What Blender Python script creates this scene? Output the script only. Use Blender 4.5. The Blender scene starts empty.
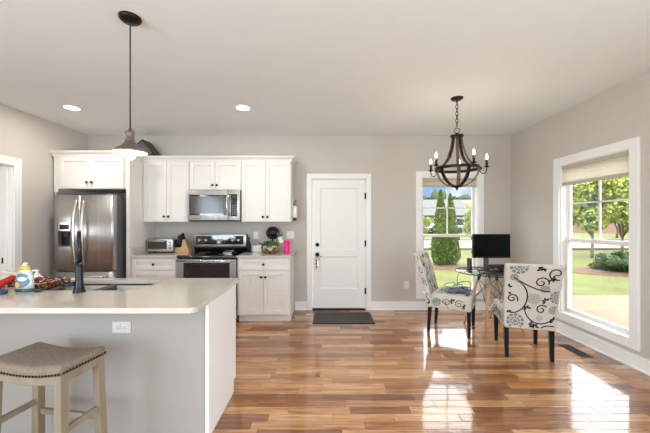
import bpy, bmesh, math, random
from math import pi, sin, cos, radians as R
from mathutils import Vector, Matrix, noise as mnoise

S = bpy.context.scene
COL = S.collection
random.seed(7)

# ------------------------------------------------------------------ camera
CH = 1.385                       # camera height
cam_d = bpy.data.cameras.new('camera')
cam = bpy.data.objects.new('camera', cam_d); COL.objects.link(cam)
cam.location = (0, 0, CH); cam.rotation_euler = (R(90), 0, 0)
cam_d.sensor_width = 36; cam_d.lens = 315 / 650 * 36
cam_d.shift_x = 1 / 650; cam_d.shift_y = 5.5 / 650
cam_d.clip_start = 0.05; cam_d.clip_end = 400
S.camera = cam

def at(px, py, Y):
    """photograph pixel + real distance -> point in the room"""
    return ((px - 324) * Y / 315, Y, CH - (py - 222) * Y / 315)
def atX(px, Y): return (px - 324) * Y / 315
def atZ(py, Y): return CH - (py - 222) * Y / 315

# ------------------------------------------------------------------ view
S.view_settings.view_transform = 'Standard'; S.view_settings.look = 'None'
S.view_settings.gamma = 1; S.view_settings.use_curve_mapping = False
S.view_settings.exposure = 0.25
try:
    S.cycles.max_bounces = 10; S.cycles.diffuse_bounces = 6; S.cycles.glossy_bounces = 5
    S.cycles.transparent_max_bounces = 16; S.cycles.transmission_bounces = 6
    S.cycles.sample_clamp_indirect = 6; S.cycles.caustics_reflective = False; S.cycles.caustics_refractive = False
    S.cycles.use_denoising = True
except Exception: pass

# ------------------------------------------------------------------ world
W = bpy.data.worlds.new('sky'); S.world = W; W.use_nodes = True
nt = W.node_tree; nt.nodes.clear()
def wn(t): return nt.nodes.new(t)
tc = wn('ShaderNodeTexCoord'); sp = wn('ShaderNodeSeparateXYZ'); nt.links.new(tc.outputs['Generated'], sp.inputs[0])
cl = wn('ShaderNodeTexNoise'); cl.inputs['Scale'].default_value = 6; cl.inputs['Detail'].default_value = 5
nt.links.new(tc.outputs['Generated'], cl.inputs['Vector'])
crm = wn('ShaderNodeValToRGB'); crm.color_ramp.elements[0].position = .48; crm.color_ramp.elements[1].position = .62
crm.color_ramp.elements[0].color = (.3, .5, .85, 1); crm.color_ramp.elements[1].color = (.9, .95, 1, 1)
nt.links.new(cl.outputs['Fac'], crm.inputs['Fac'])
hr = wn('ShaderNodeValToRGB')        # bright cloud deck above 10 degrees
hr.color_ramp.elements[0].position = .13; hr.color_ramp.elements[0].color = (0, 0, 0, 1)
hr.color_ramp.elements[1].position = .26; hr.color_ramp.elements[1].color = (1, 1, 1, 1)
nt.links.new(sp.outputs['Z'], hr.inputs['Fac'])
SKY_HIGH = 5.6
mx = wn('ShaderNodeMix'); mx.data_type = 'RGBA'
nt.links.new(hr.outputs['Color'], mx.inputs['Factor']); nt.links.new(crm.outputs['Color'], mx.inputs[6])
mx.inputs[7].default_value = (SKY_HIGH * .94, SKY_HIGH * .98, SKY_HIGH, 1)
bg = wn('ShaderNodeBackground'); bg.inputs['Strength'].default_value = 1.0
wo = wn('ShaderNodeOutputWorld')
nt.links.new(mx.outputs[2], bg.inputs['Color']); nt.links.new(bg.outputs[0], wo.inputs[0])

# ------------------------------------------------------------------ lights
sd = bpy.data.lights.new('sun', 'SUN'); sd.energy = 1.35; sd.angle = R(1.5); sd.color = (1, .95, .86)
so = bpy.data.objects.new('sun', sd); COL.objects.link(so)
so.rotation_euler = Vector((-0.45, -0.62, 1.15)).to_track_quat('Z', 'Y').to_euler()
def area(name, loc, rot, sx, sy, power, color=(1, 1, 1), shape='RECTANGLE'):
    d = bpy.data.lights.new(name, 'AREA'); d.shape = shape; d.size = sx; d.size_y = sy
    d.energy = power; d.color = color
    o = bpy.data.objects.new(name, d); COL.objects.link(o); o.location = loc; o.rotation_euler = rot
    return o
# added area fill lights behind the camera, set in unseen openings of three walls
REAR_Y = -4.2
area('right_fill_light', (2.945 - .02, -1.4, 1.25), (R(90 + 20), 0, R(90)), 2.6, 2.0, 140, (.74, .915, 1.03))
area('rear_fill_light', (-1.6, REAR_Y + .02, 1.25), (R(90 + 22), 0, R(-12)), 2.8, 2.0, 85, (.74, .915, 1.03))
area('left_fill_light', (-3.717 + .02, -1.6, 1.3), (R(90 + 15), 0, R(-90)), 2.4, 2.0, 165, (.74, .915, 1.03))
# added area light that brightens the room beyond the left doorway
area('side_room_fill_light', (-5.2, 1.6, 1.5), (R(90), 0, R(-60)), 1.2, 1.2, 20, (1, .98, .95))

# ------------------------------------------------------------------ materials
def mat(name, col, rough=.5, metal=0, var=.04, scale=12, coat=0, coatr=.1, ior=1.5, bump=0, bscale=60,
        emit=None, estr=0, stretch=None, trans=0, sheen=0, spec=.5):
    m = bpy.data.materials.new(name); m.use_nodes = True
    n = m.node_tree; b = n.nodes['Principled BSDF']
    b.inputs['Roughness'].default_value = rough; b.inputs['Metallic'].default_value = metal
    b.inputs['IOR'].default_value = ior
    b.inputs['Coat Weight'].default_value = coat; b.inputs['Coat Roughness'].default_value = coatr
    b.inputs['Specular IOR Level'].default_value = spec
    b.inputs['Transmission Weight'].default_value = trans
    if sheen: b.inputs['Sheen Weight'].default_value = sheen
    t = n.nodes.new('ShaderNodeTexCoord'); mp = n.nodes.new('ShaderNodeMapping')
    if stretch: mp.inputs['Scale'].default_value = stretch
    n.links.new(t.outputs['Object'], mp.inputs[0])
    nz = n.nodes.new('ShaderNodeTexNoise'); nz.inputs['Scale'].default_value = scale; nz.inputs['Detail'].default_value = 4
    n.links.new(mp.outputs[0], nz.inputs['Vector'])
    r = n.nodes.new('ShaderNodeValToRGB'); r.color_ramp.elements[0].position = .3; r.color_ramp.elements[1].position = .7
    r.color_ramp.elements[0].color = tuple(max(0, c * (1 - var)) for c in col) + (1,)
    r.color_ramp.elements[1].color = tuple(min(1, c * (1 + var)) for c in col) + (1,)
    n.links.new(nz.outputs['Fac'], r.inputs['Fac']); n.links.new(r.outputs['Color'], b.inputs['Base Color'])
    if bump:
        n2 = n.nodes.new('ShaderNodeTexNoise'); n2.inputs['Scale'].default_value = bscale; n2.inputs['Detail'].default_value = 3
        n.links.new(mp.outputs[0], n2.inputs['Vector'])
        bp = n.nodes.new('ShaderNodeBump'); bp.inputs['Strength'].default_value = bump; bp.inputs['Distance'].default_value = .01
        n.links.new(n2.outputs['Fac'], bp.inputs['Height']); n.links.new(bp.outputs[0], b.inputs['Normal'])
    if emit:
        b.inputs['Emission Color'].default_value = emit + (1,); b.inputs['Emission Strength'].default_value = estr
    return m
def srgb(r, g, b):
    f = lambda c: (c / 255 / 12.92) if c / 255 <= .04045 else ((c / 255 + .055) / 1.055) ** 2.4
    return (f(r), f(g), f(b))

M = {}
M['wall'] = mat('wall_paint', srgb(201, 194, 187), .85, var=.01, bump=.03, bscale=300)
M['ceil'] = mat('ceiling_paint', srgb(236, 241, 245), .9, var=.008)
M['trim'] = mat('trim_paint', srgb(242, 241, 240), .45, var=.01)
M['cab'] = mat('cabinet_paint', srgb(230, 226, 221), .4, var=.008)
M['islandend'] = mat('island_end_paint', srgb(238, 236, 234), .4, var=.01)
M['island'] = mat('island_front_shaded_paint', srgb(159, 153, 148), .45, var=.015, scale=3)  # grey front panel, darkened so its colour holds the front's shade
M['door'] = mat('door_paint', srgb(240, 238, 236), .4, var=.008)
M['steel'] = mat('stainless_steel', srgb(190, 190, 190), .36, 1, var=.1, scale=2.0, stretch=(9, 9, .25))
M['steelh'] = mat('polished_steel', srgb(215, 212, 208), .22, 1, var=.03)
M['steeld'] = mat('grey_steel_side', srgb(120, 118, 117), .5, .3, var=.03)
M['sinksteel'] = mat('sink_steel', srgb(112, 107, 101), .3, 1, var=.05)
M['black'] = mat('black_plastic', (.008, .008, .009), .35, var=.1, spec=.3)
M['blackg'] = mat('black_glass', (.006, .006, .007), .06, var=.05, coat=1, coatr=.03)
M['screen'] = mat('screen_glass', (.002, .002, .002), .4, var=.05, spec=.08)
M['ovenwin'] = mat('oven_window_glass', srgb(44, 36, 38), .1, var=.2, scale=4)
M['mwglass'] = mat('microwave_window_glass', srgb(70, 64, 57), .12, var=.1, scale=5)
M['bronze'] = mat('dark_bronze', (.022, .018, .015), .38, .7, var=.15)
M['faucet'] = mat('matte_black_metal', (.008, .008, .009), .25, .0, var=.1, spec=.35)
M['rust'] = mat('weathered_shade_metal', srgb(118, 106, 98), .45, .6, var=.25, scale=20)
M['rustin'] = mat('white_shade_lining', srgb(200, 176, 150), .5, var=.02)
M['white'] = mat('white_plastic', srgb(238, 236, 232), .4, var=.01)
M['plate'] = mat('shaded_plate_plastic', srgb(200, 196, 193), .4, var=.02)  # white outlet plate greyed; shade of the island front put into its colour
M['blind'] = mat('shade_fabric', srgb(236, 232, 222), .8, var=.02, stretch=(1, 1, 30), trans=0)
_n = M['blind'].node_tree; _b = _n.nodes['Principled BSDF']; _t = _n.nodes.new('ShaderNodeBsdfTranslucent'); _t.inputs['Color'].default_value = (.85, .8, .7, 1); _x = _n.nodes.new('ShaderNodeMixShader'); _x.inputs[0].default_value = .65
_n.links.new(_b.outputs[0], _x.inputs[1]); _n.links.new(_t.outputs[0], _x.inputs[2]); _n.links.new(_x.outputs[0], _n.nodes['Material Output'].inputs['Surface'])
M['blindr'] = mat('shade_rail', srgb(190, 180, 170), .5, var=.02)
M['rubber'] = mat('charcoal_mat', srgb(74, 71, 70), .9, var=.2, scale=90, bump=.3, bscale=200)
M['legblack'] = mat('black_wood', (.008, .007, .007), .45, var=.2, spec=.15)
M['fabric'] = mat('cream_linen', srgb(206, 199, 188), .85, var=.03, scale=150, bump=.12, bscale=400)
M['print_dark'] = mat('charcoal_print', srgb(38, 30, 32), .9, var=.1, spec=.1)
M['print_blue'] = mat('blue_grey_print', srgb(118, 128, 126), .85, var=.08)
M['print_grey'] = mat('light_grey_print', srgb(160, 158, 154), .85, var=.05)
M['oak'] = mat('natural_dowel_wood', srgb(196, 160, 130), .5, var=.12, scale=8, stretch=(1, 1, .15))
M['stoolwood'] = mat('driftwood', srgb(138, 125, 106), .6, var=.14, scale=16, stretch=(1, 1, .1), bump=.1, bscale=40)
M['stoolfab'] = mat('taupe_linen', srgb(132, 117, 103), .9, var=.16, scale=60, bump=.25, bscale=350)
M['brushwood'] = mat('chandelier_wood', srgb(112, 92, 78), .55, var=.25, scale=25, stretch=(1, 1, .2))
M['nail'] = mat('dark_nailhead', (.02, .017, .015), .35, .8)
M['blockwood'] = mat('beech_wood', srgb(196, 158, 118), .5, var=.1, scale=10, stretch=(1, 1, .2))
M['pink'] = mat('hot_pink_plastic', srgb(236, 20, 130), .35, var=.04)
M['leaf'] = mat('succulent_leaf', srgb(70, 110, 52), .5, var=.3, scale=30)
M['leafd'] = mat('dark_leaf', srgb(52, 46, 44), .5, var=.3, scale=30)
M['paper'] = mat('paper_white', srgb(232, 228, 220), .8, var=.02)
M['bluecloth'] = mat('blue_cloth', srgb(52, 74, 104), .9, var=.2, scale=60)
M['redcloth'] = mat('red_cloth', srgb(176, 30, 34), .85, var=.15, scale=40)
M['creamcloth'] = mat('cream_cloth', srgb(214, 200, 184), .85, var=.05)
M['soap'] = mat('clear_bottle', srgb(196, 200, 198), .15, var=.02, coat=1)
M['soapblue'] = mat('blue_soap', srgb(44, 78, 92), .15, var=.04)
M['labelblue'] = mat('blue_label', srgb(92, 122, 142), .4, var=.06)
M['yellow'] = mat('yellow_label', srgb(206, 180, 40), .4, var=.04)
M['orange'] = mat('orange_label', srgb(226, 160, 84), .4, var=.1, scale=60)
M['cable'] = mat('black_cable', (.02, .02, .022), .5)
M['bluecable'] = mat('blue_grey_cable', srgb(120, 134, 160), .5, var=.1)
M['greycloth'] = mat('dark_grey_plastic', srgb(70, 72, 74), .5, var=.2, scale=30)
M['bulb'] = mat('lit_warm_bulb', (1, .9, .75), .4, emit=(1, .74, .42), estr=7)
M['down'] = mat('lit_downlight_lens', (1, 1, 1), .4, emit=(1, .93, .82), estr=9)
M['concrete'] = mat('concrete_driveway', srgb(118, 104, 86), .9, var=.08, scale=.8, bump=.1)
M['asphalt'] = mat('pale_road', srgb(120, 114, 106), .95, var=.06, scale=.5)
M['mulch'] = mat('mulch_bed', srgb(92, 66, 50), .95, var=.3, scale=8, bump=.5, bscale=20)
M['bark'] = mat('tree_bark', srgb(120, 108, 96), .9, var=.2)
def leafmat(n, c): return mat(n, c, .55, var=.3, scale=1.6)
M['cedar'] = leafmat('cedar_leaf', srgb(78, 98, 18)); M['maple'] = leafmat('maple_leaf', srgb(138, 148, 56))
M['shrub'] = leafmat('shrub_leaf', srgb(50, 76, 28)); M['forest'] = mat('forest_leaf', srgb(38, 62, 34), .7, var=.35, scale=.25)
M['redmaple'] = leafmat('copper_leaf', srgb(150, 92, 74))
M['siding'] = mat('house_siding', srgb(138, 130, 118), .8, var=.03); M['shingle'] = mat('roof_shingle', srgb(128, 112, 92), .9, var=.06)
M['shingleg'] = mat('grey_shingle', srgb(98, 96, 96), .9, var=.06)
M['brick'] = mat('pinkish_brick', srgb(146, 112, 96), .85, var=.1); M['hwin'] = mat('house_window_glass', srgb(60, 66, 74), .2)
M['carpaint'] = mat('dark_car_paint', srgb(40, 44, 52), .25, coat=1)

# glass pane
g = bpy.data.materials.new('window_glass'); g.use_nodes = True; n = g.node_tree; n.nodes.clear()
o_ = n.nodes.new('ShaderNodeOutputMaterial'); m_ = n.nodes.new('ShaderNodeMixShader')
t_ = n.nodes.new('ShaderNodeBsdfTransparent'); g_ = n.nodes.new('ShaderNodeBsdfGlossy'); g_.inputs['Roughness'].default_value = .02
f_ = n.nodes.new('ShaderNodeFresnel'); ge_ = n.nodes.new('ShaderNodeNewGeometry'); mi_ = n.nodes.new('ShaderNodeMapRange'); mi_.inputs['To Min'].default_value = 1.45; mi_.inputs['To Max'].default_value = 1 / 1.45
n.links.new(ge_.outputs['Backfacing'], mi_.inputs['Value']); n.links.new(mi_.outputs[0], f_.inputs['IOR'])
t_.inputs['Color'].default_value = (.97, .985, .98, 1)
n.links.new(f_.outputs[0], m_.inputs[0]); n.links.new(t_.outputs[0], m_.inputs[1]); n.links.new(g_.outputs[0], m_.inputs[2]); n.links.new(m_.outputs[0], o_.inputs[0])
M['glass'] = g
g = bpy.data.materials.new('table_glass'); g.use_nodes = True; n = g.node_tree; n.nodes.clear()
o_ = n.nodes.new('ShaderNodeOutputMaterial'); m_ = n.nodes.new('ShaderNodeMixShader')
t_ = n.nodes.new('ShaderNodeBsdfTransparent'); g_ = n.nodes.new('ShaderNodeBsdfGlossy'); g_.inputs['Roughness'].default_value = .03
f_ = n.nodes.new('ShaderNodeFresnel'); ge_ = n.nodes.new('ShaderNodeNewGeometry'); mi_ = n.nodes.new('ShaderNodeMapRange'); mi_.inputs['To Min'].default_value = 1.5; mi_.inputs['To Max'].default_value = 1 / 1.5
n.links.new(ge_.outputs['Backfacing'], mi_.inputs['Value']); n.links.new(mi_.outputs[0], f_.inputs['IOR'])
t_.inputs['Color'].default_value = (.86, .93, .91, 1)
n.links.new(f_.outputs[0], m_.inputs[0]); n.links.new(t_.outputs[0], m_.inputs[1]); n.links.new(g_.outputs[0], m_.inputs[2]); n.links.new(m_.outputs[0], o_.inputs[0])
M['tglass'] = g

# hardwood floor
def floor_material():
    m = bpy.data.materials.new('oak_floor_planks'); m.use_nodes = True; n = m.node_tree; b = n.nodes['Principled BSDF']
    def mt(op, a=None, c=None):
        k = n.nodes.new('ShaderNodeMath'); k.operation = op
        for i, v in enumerate((a, c)):
            if v is None: continue
            if isinstance(v, (int, float)): k.inputs[i].default_value = v
            else: n.links.new(v, k.inputs[i])
        return k.outputs[0]
    geo = n.nodes.new('ShaderNodeNewGeometry'); s = n.nodes.new('ShaderNodeSeparateXYZ'); n.links.new(geo.outputs['Position'], s.inputs[0])
    X, Y = s.outputs['X'], s.outputs['Y']
    yy = mt('DIVIDE', mt('ADD', Y, 20), .086); row = mt('FLOOR', yy); fy = mt('FRACT', yy)
    w1 = n.nodes.new('ShaderNodeTexWhiteNoise'); w1.noise_dimensions = '1D'; n.links.new(row, w1.inputs['W'])
    w1b = n.nodes.new('ShaderNodeTexWhiteNoise'); w1b.noise_dimensions = '1D'; n.links.new(mt('ADD', row, 77.3), w1b.inputs['W'])
    L = mt('ADD', mt('MULTIPLY', w1b.outputs['Value'], .55), .38)
    xx = mt('DIVIDE', mt('ADD', mt('ADD', X, 20), mt('MULTIPLY', w1.outputs['Value'], 5)), L); col = mt('FLOOR', xx); fx = mt('FRACT', xx)
    cv = n.nodes.new('ShaderNodeCombineXYZ'); n.links.new(row, cv.inputs[0]); n.links.new(col, cv.inputs[1])
    w2 = n.nodes.new('ShaderNodeTexWhiteNoise'); w2.noise_dimensions = '2D'; n.links.new(cv.outputs[0], w2.inputs['Vector'])
    rnd = w2.outputs['Value']
    ramp = n.nodes.new('ShaderNodeValToRGB'); e = ramp.color_ramp.elements
    cols = [(0, srgb(108, 68, 42)), (.12, srgb(140, 92, 58)), (.35, srgb(176, 124, 80)), (.75, srgb(190, 140, 92)), (1, srgb(210, 166, 118))]
    e[0].position, e[0].color = 0, cols[0][1] + (1,); e[1].position, e[1].color = 1, cols[-1][1] + (1,)
    for p, c in cols[1:-1]:
        k = e.new(p); k.color = c + (1,)
    n.links.new(rnd, ramp.inputs['Fac'])
    # grain
    gv = n.nodes.new('ShaderNodeCombineXYZ')
    n.links.new(mt('ADD', mt('MULTIPLY', X, 2.6), mt('MULTIPLY', rnd, 90)), gv.inputs[0]); n.links.new(mt('MULTIPLY', Y, 52), gv.inputs[1]); n.links.new(mt('MULTIPLY', rnd, 40), gv.inputs[2])
    gn = n.nodes.new('ShaderNodeTexNoise'); gn.inputs['Scale'].default_value = 1; gn.inputs['Detail'].default_value = 7; gn.inputs['Roughness'].default_value = .62
    gn.inputs['Distortion'].default_value = .8; n.links.new(gv.outputs[0], gn.inputs['Vector'])
    gr = n.nodes.new('ShaderNodeValToRGB'); gr.color_ramp.elements[0].position = .34; gr.color_ramp.elements[1].position = .58
    gr.color_ramp.elements[0].color = (.54, .45, .37, 1); gr.color_ramp.elements[1].color = (1.15, 1.12, 1.1, 1); n.links.new(gn.outputs['Fac'], gr.inputs['Fac'])
    mul = n.nodes.new('ShaderNodeMix'); mul.data_type = 'RGBA'; mul.blend_type = 'MULTIPLY'; mul.inputs['Factor'].default_value = 1
    n.links.new(ramp.outputs['Color'], mul.inputs[6]); n.links.new(gr.outputs['Color'], mul.inputs[7])
    # dark streaks / knots
    kn = n.nodes.new('ShaderNodeTexNoise'); kn.inputs['Scale'].default_value = 1; kn.inputs['Detail'].default_value = 3
    kv = n.nodes.new('ShaderNodeCombineXYZ'); n.links.new(mt('ADD', mt('MULTIPLY', X, 3.5), mt('MULTIPLY', rnd, 33)), kv.inputs[0]); n.links.new(mt('MULTIPLY', Y, 14), kv.inputs[1])
    n.links.new(kv.outputs[0], kn.inputs['Vector'])
    kr = n.nodes.new('ShaderNodeValToRGB'); kr.color_ramp.elements[0].position = .54; kr.color_ramp.elements[1].position = .68
    kr.color_ramp.elements[0].color = (1, 1, 1, 1); kr.color_ramp.elements[1].color = (.5, .4, .32, 1); n.links.new(kn.outputs['Fac'], kr.inputs['Fac'])
    mul2 = n.nodes.new('ShaderNodeMix'); mul2.data_type = 'RGBA'; mul2.blend_type = 'MULTIPLY'; mul2.inputs['Factor'].default_value = .5
    n.links.new(mul.outputs[2], mul2.inputs[6]); n.links.new(kr.outputs['Color'], mul2.inputs[7])
    # seams
    ey = mt('MULTIPLY', mt('MINIMUM', fy, mt('SUBTRACT', 1, fy)), .086)
    ex = mt('MULTIPLY', mt('MINIMUM', fx, mt('SUBTRACT', 1, fx)), L)
    ed = mt('MINIMUM', ey, ex)
    seam = mt('SUBTRACT', 1, mt('MINIMUM', mt('DIVIDE', ed, .0016), 1))
    mul3 = n.nodes.new('ShaderNodeMix'); mul3.data_type = 'RGBA'
    n.links.new(mt('MULTIPLY', seam, .75), mul3.inputs['Factor']); n.links.new(mul2.outputs[2], mul3.inputs[6]); mul3.inputs[7].default_value = (.06, .035, .02, 1)
    n.links.new(mul3.outputs[2], b.inputs['Base Color'])
    h = mt('MINIMUM', mt('DIVIDE', ed, .004), 1)
    wav = n.nodes.new('ShaderNodeTexNoise'); wav.inputs['Scale'].default_value = 9; wav.inputs['Detail'].default_value = 2; n.links.new(geo.outputs['Position'], wav.inputs['Vector'])
    tilt = mt('MULTIPLY', mt('MULTIPLY', mt('SUBTRACT', rnd, .5), fy), .5)
    hh = mt('ADD', mt('ADD', mt('MULTIPLY', h, .5), mt('MULTIPLY', wav.outputs['Fac'], .4)), tilt)
    bp = n.nodes.new('ShaderNodeBump'); bp.inputs['Strength'].default_value = .4; bp.inputs['Distance'].default_value = .003
    n.links.new(hh, bp.inputs['Height']); n.links.new(bp.outputs[0], b.inputs['Normal']); n.links.new(bp.outputs[0], b.inputs['Coat Normal'])
    b.inputs['Roughness'].default_value = .3; b.inputs['IOR'].default_value = 1.4; b.inputs['Specular IOR Level'].default_value = .15
    b.inputs['Coat Weight'].default_value = 1; b.inputs['Coat Roughness'].default_value = .07; b.inputs['Coat IOR'].default_value = 1.6
    return m
M['floor'] = floor_material()

def quartz():
    m = mat('cream_quartz', srgb(202, 193, 181), .16, var=.025, scale=5, coat=.3, coatr=.1)
    return m
M['quartz'] = quartz()
def grass_mat():
    m = mat('lawn_grass', srgb(88, 90, 34), .9, var=.22, scale=.9, bump=.6, bscale=12)
    return m
M['grass'] = grass_mat()
def cloth_pattern():
    m = bpy.data.materials.new('patterned_cotton'); m.use_nodes = True; n = m.node_tree; b = n.nodes['Principled BSDF']; b.inputs['Roughness'].default_value = .9
    t = n.nodes.new('ShaderNodeTexCoord'); v = n.nodes.new('ShaderNodeTexVoronoi'); v.inputs['Scale'].default_value = 75
    n.links.new(t.outputs['Object'], v.inputs['Vector'])
    s = n.nodes.new('ShaderNodeSeparateColor'); n.links.new(v.outputs['Color'], s.inputs[0])
    r = n.nodes.new('ShaderNodeValToRGB'); r.color_ramp.interpolation = 'CONSTANT'
    e = r.color_ramp.elements; e[0].color = srgb(44, 28, 24) + (1,); e[0].position = 0
    e[1].position = .38; e[1].color = srgb(150, 78, 48) + (1,)
    k = e.new(.62); k.color = srgb(206, 184, 160) + (1,); k = e.new(.86); k.color = srgb(120, 34, 28) + (1,)
    n.links.new(s.outputs[0], r.inputs[0]); n.links.new(r.outputs[0], b.inputs['Base Color'])
    return m
M['pattern'] = cloth_pattern()
def basket_pattern():
    m = bpy.data.materials.new('mosaic_bowl'); m.use_nodes = True; n = m.node_tree; b = n.nodes['Principled BSDF']; b.inputs['Roughness'].default_value = .6
    t = n.nodes.new('ShaderNodeTexCoord'); v = n.nodes.new('ShaderNodeTexVoronoi'); v.inputs['Scale'].default_value = 55
    n.links.new(t.outputs['Object'], v.inputs['Vector'])
    s = n.nodes.new('ShaderNodeSeparateColor'); n.links.new(v.outputs['Color'], s.inputs[0])
    r = n.nodes.new('ShaderNodeValToRGB'); e = r.color_ramp.elements; r.color_ramp.interpolation = 'CONSTANT'
    e[0].color = srgb(40, 30, 26) + (1,); e[1].position = .35; e[1].color = srgb(140, 108, 78) + (1,); k = e.new(.7); k.color = srgb(206, 184, 150) + (1,)
    n.links.new(s.outputs[0], r.inputs[0]); n.links.new(r.outputs[0], b.inputs['Base Color'])
    return m
M['bowl'] = basket_pattern()

# ------------------------------------------------------------------ mesh builder
class MB:
    def __init__(s): s.b = bmesh.new(); s.mi = 0; s.mats = []
    def use(s, key):
        if key not in s.mats: s.mats.append(key)
        s.mi = s.mats.index(key); return s
    def _m(s, faces, smooth=False):
        for f in faces: f.material_index = s.mi; f.smooth = smooth
    def box(s, x0, x1, y0, y1, z0, z1, bev=0, seg=1, mx=None, fn=None, cuts=0, smooth=False):
        x0, x1 = sorted((x0, x1)); y0, y1 = sorted((y0, y1)); z0, z1 = sorted((z0, z1))
        t = bmesh.new(); bmesh.ops.create_cube(t, size=1)
        for v in t.verts: v.co = Vector(((x0 + x1) / 2 + v.co.x * (x1 - x0), (y0 + y1) / 2 + v.co.y * (y1 - y0), (z0 + z1) / 2 + v.co.z * (z1 - z0)))
        if bev: bmesh.ops.bevel(t, geom=t.edges[:], offset=bev, segments=seg, affect='EDGES', profile=.5)
        if cuts:
            for ax, (lo, hi) in enumerate(((x0, x1), (y0, y1), (z0, z1))):
                if hi - lo < .12: continue
                nn = Vector((0, 0, 0)); nn[ax] = 1
                for q in range(1, cuts + 1):
                    co = Vector((0, 0, 0)); co[ax] = lo + (hi - lo) * q / (cuts + 1)
                    bmesh.ops.bisect_plane(t, geom=t.verts[:] + t.edges[:] + t.faces[:], plane_co=co, plane_no=nn)
        if mx is not None: bmesh.ops.transform(t, matrix=mx, verts=t.verts)
        if fn:
            for v in t.verts: v.co = Vector(fn(*v.co))
        s.merge(t, smooth or seg > 1); return s
    def merge(s, t, smooth=False):
        vm = {v: s.b.verts.new(v.co) for v in t.verts}
        fs = []
        for f in t.faces:
            try: fs.append(s.b.faces.new([vm[v] for v in f.verts]))
            except ValueError: pass
        s._m(fs, smooth); t.free()
    def ring_loft(s, rings, smooth=True, cap=True, closed=False):
        vs = [[s.b.verts.new(p) for p in r] for r in rings]; k = len(rings[0]); fs = []
        nr = len(vs)
        for i in range(nr - (0 if closed else 1)):
            a, c = vs[i], vs[(i + 1) % nr]
            for j in range(k):
                fs.append(s.b.faces.new((a[j], a[(j + 1) % k], c[(j + 1) % k], c[j])))
        s._m(fs, smooth)
        if cap and not closed:
            cf = []
            for r in (vs[0], vs[-1]):
                try: cf.append(s.b.faces.new(r))
                except ValueError: pass
            s._m(cf, False)
        return s
    def tube(s, pts, r, n=8, closed=False, smooth=True):
        pts = [Vector(p) for p in pts]; rings = []; up = None
        N = len(pts)
        for i, p in enumerate(pts):
            if closed: d = (pts[(i + 1) % N] - pts[i - 1])
            else: d = (pts[min(i + 1, N - 1)] - pts[max(i - 1, 0)])
            d.normalize()
            if up is None:
                up = Vector((0, 0, 1)) if abs(d.z) < .9 else Vector((1, 0, 0))
            a = up - d * up.dot(d)
            if a.length < 1e-5: a = d.orthogonal()
            a.normalize(); up = a; c = d.cross(a)
            rr = r[i] if isinstance(r, (list, tuple)) else r
            rings.append([p + (a * cos(2 * pi * k / n) + c * sin(2 * pi * k / n)) * rr for k in range(n)])
        return s.ring_loft(rings, smooth, True, closed)
    def cyl(s, p0, p1, r0, r1=None, n=16, smooth=True):
        return s.tube([p0, p1], [r0, r0 if r1 is None else r1], n, smooth=smooth)
    def lathe(s, prof, c=(0, 0, 0), n=24, ax='z', smooth=True, cap=True):
        rings = []
        for r, h in prof:
            q = []
            for k in range(n):
                a = 2 * pi * k / n; u, v = r * cos(a), r * sin(a)
                p = (u, v, h) if ax == 'z' else ((h, u, v) if ax == 'x' else (v, h, u))
                q.append(Vector(p) + Vector(c))
            rings.append(q)
        return s.ring_loft(rings, smooth, cap)
    def strap(s, pts, nrm, w, t, side):
        """flat strap: pts path, nrm list of outward normals, width dir `side`"""
        rings = []; sd_ = Vector(side).normalized()
        for p, q in zip(pts, nrm):
            p = Vector(p); q = Vector(q).normalized()
            rings.append([p + sd_ * w / 2, p - sd_ * w / 2, p - sd_ * w / 2 + q * t, p + sd_ * w / 2 + q * t])
        return s.ring_loft(rings, False)
    def prism(s, poly, z0, z1, ax='z', smooth=False):
        def P(u, v, h): return (u, v, h) if ax == 'z' else ((h, u, v) if ax == 'x' else (u, h, v))
        return s.ring_loft([[Vector(P(u, v, z0)) for u, v in poly], [Vector(P(u, v, z1)) for u, v in poly]], smooth)
    def quad(s, *p, smooth=False):
        s._m([s.b.faces.new([s.b.verts.new(q) for q in p])], smooth); return s
    def sphere(s, c, r, seg=12, sc=(1, 1, 1), noise=0):
        t = bmesh.new(); bmesh.ops.create_uvsphere(t, u_segments=seg, v_segments=max(6, seg * 2 // 3), radius=1)
        for v in t.verts:
            k = 1 + (noise * mnoise.noise(v.co * 1.7 + Vector(c)) if noise else 0)
            v.co = Vector(c) + Vector((v.co.x * r * sc[0] * k, v.co.y * r * sc[1] * k, v.co.z * r * sc[2] * k))
        s.merge(t, True); return s
    def build(s, name, key=None, parent=None, origin=None):
        bmesh.ops.recalc_face_normals(s.b, faces=s.b.faces[:])
        me = bpy.data.meshes.new(name); s.b.to_mesh(me); s.b.free()
        for k in (s.mats or [key]): me.materials.append(M[k])
        o = bpy.data.objects.new(name, me); COL.objects.link(o)
        if parent is not None:
            top = parent
            while top.parent: top = top.parent
            L = Vector(top.location); me.transform(Matrix.Translation(-L)); o.parent = parent
        else:
            if origin is None:
                xs = [v.co for v in me.vertices]
                origin = (sum((max(c[i] for c in xs), min(c[i] for c in xs))) / 2 if i < 2 else min(c[2] for c in xs) for i in range(3))
                origin = tuple(origin)
            me.transform(Matrix.Translation(-Vector(origin))); o.location = origin
        return o

def tag(o, label=None, cat=None, group=None, kind=None):
    if label: o['label'] = label
    if cat: o['category'] = cat
    if group: o['group'] = group
    if kind: o['kind'] = kind
    return o
def thing(name, loc, label, cat, group=None, kind=None):
    o = bpy.data.objects.new(name, None); COL.objects.link(o); o.location = loc; o.empty_display_size = .1
    return tag(o, label, cat, group, kind)
def copy_tree(o, parent=None):
    c = o.copy(); COL.objects.link(c)
    if parent is not None: c.parent = parent
    for ch in [x for x in list(COL.objects) if x.parent == o]: copy_tree(ch, c)
    return c
def struct(o): o['kind'] = 'structure'; return o

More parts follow.
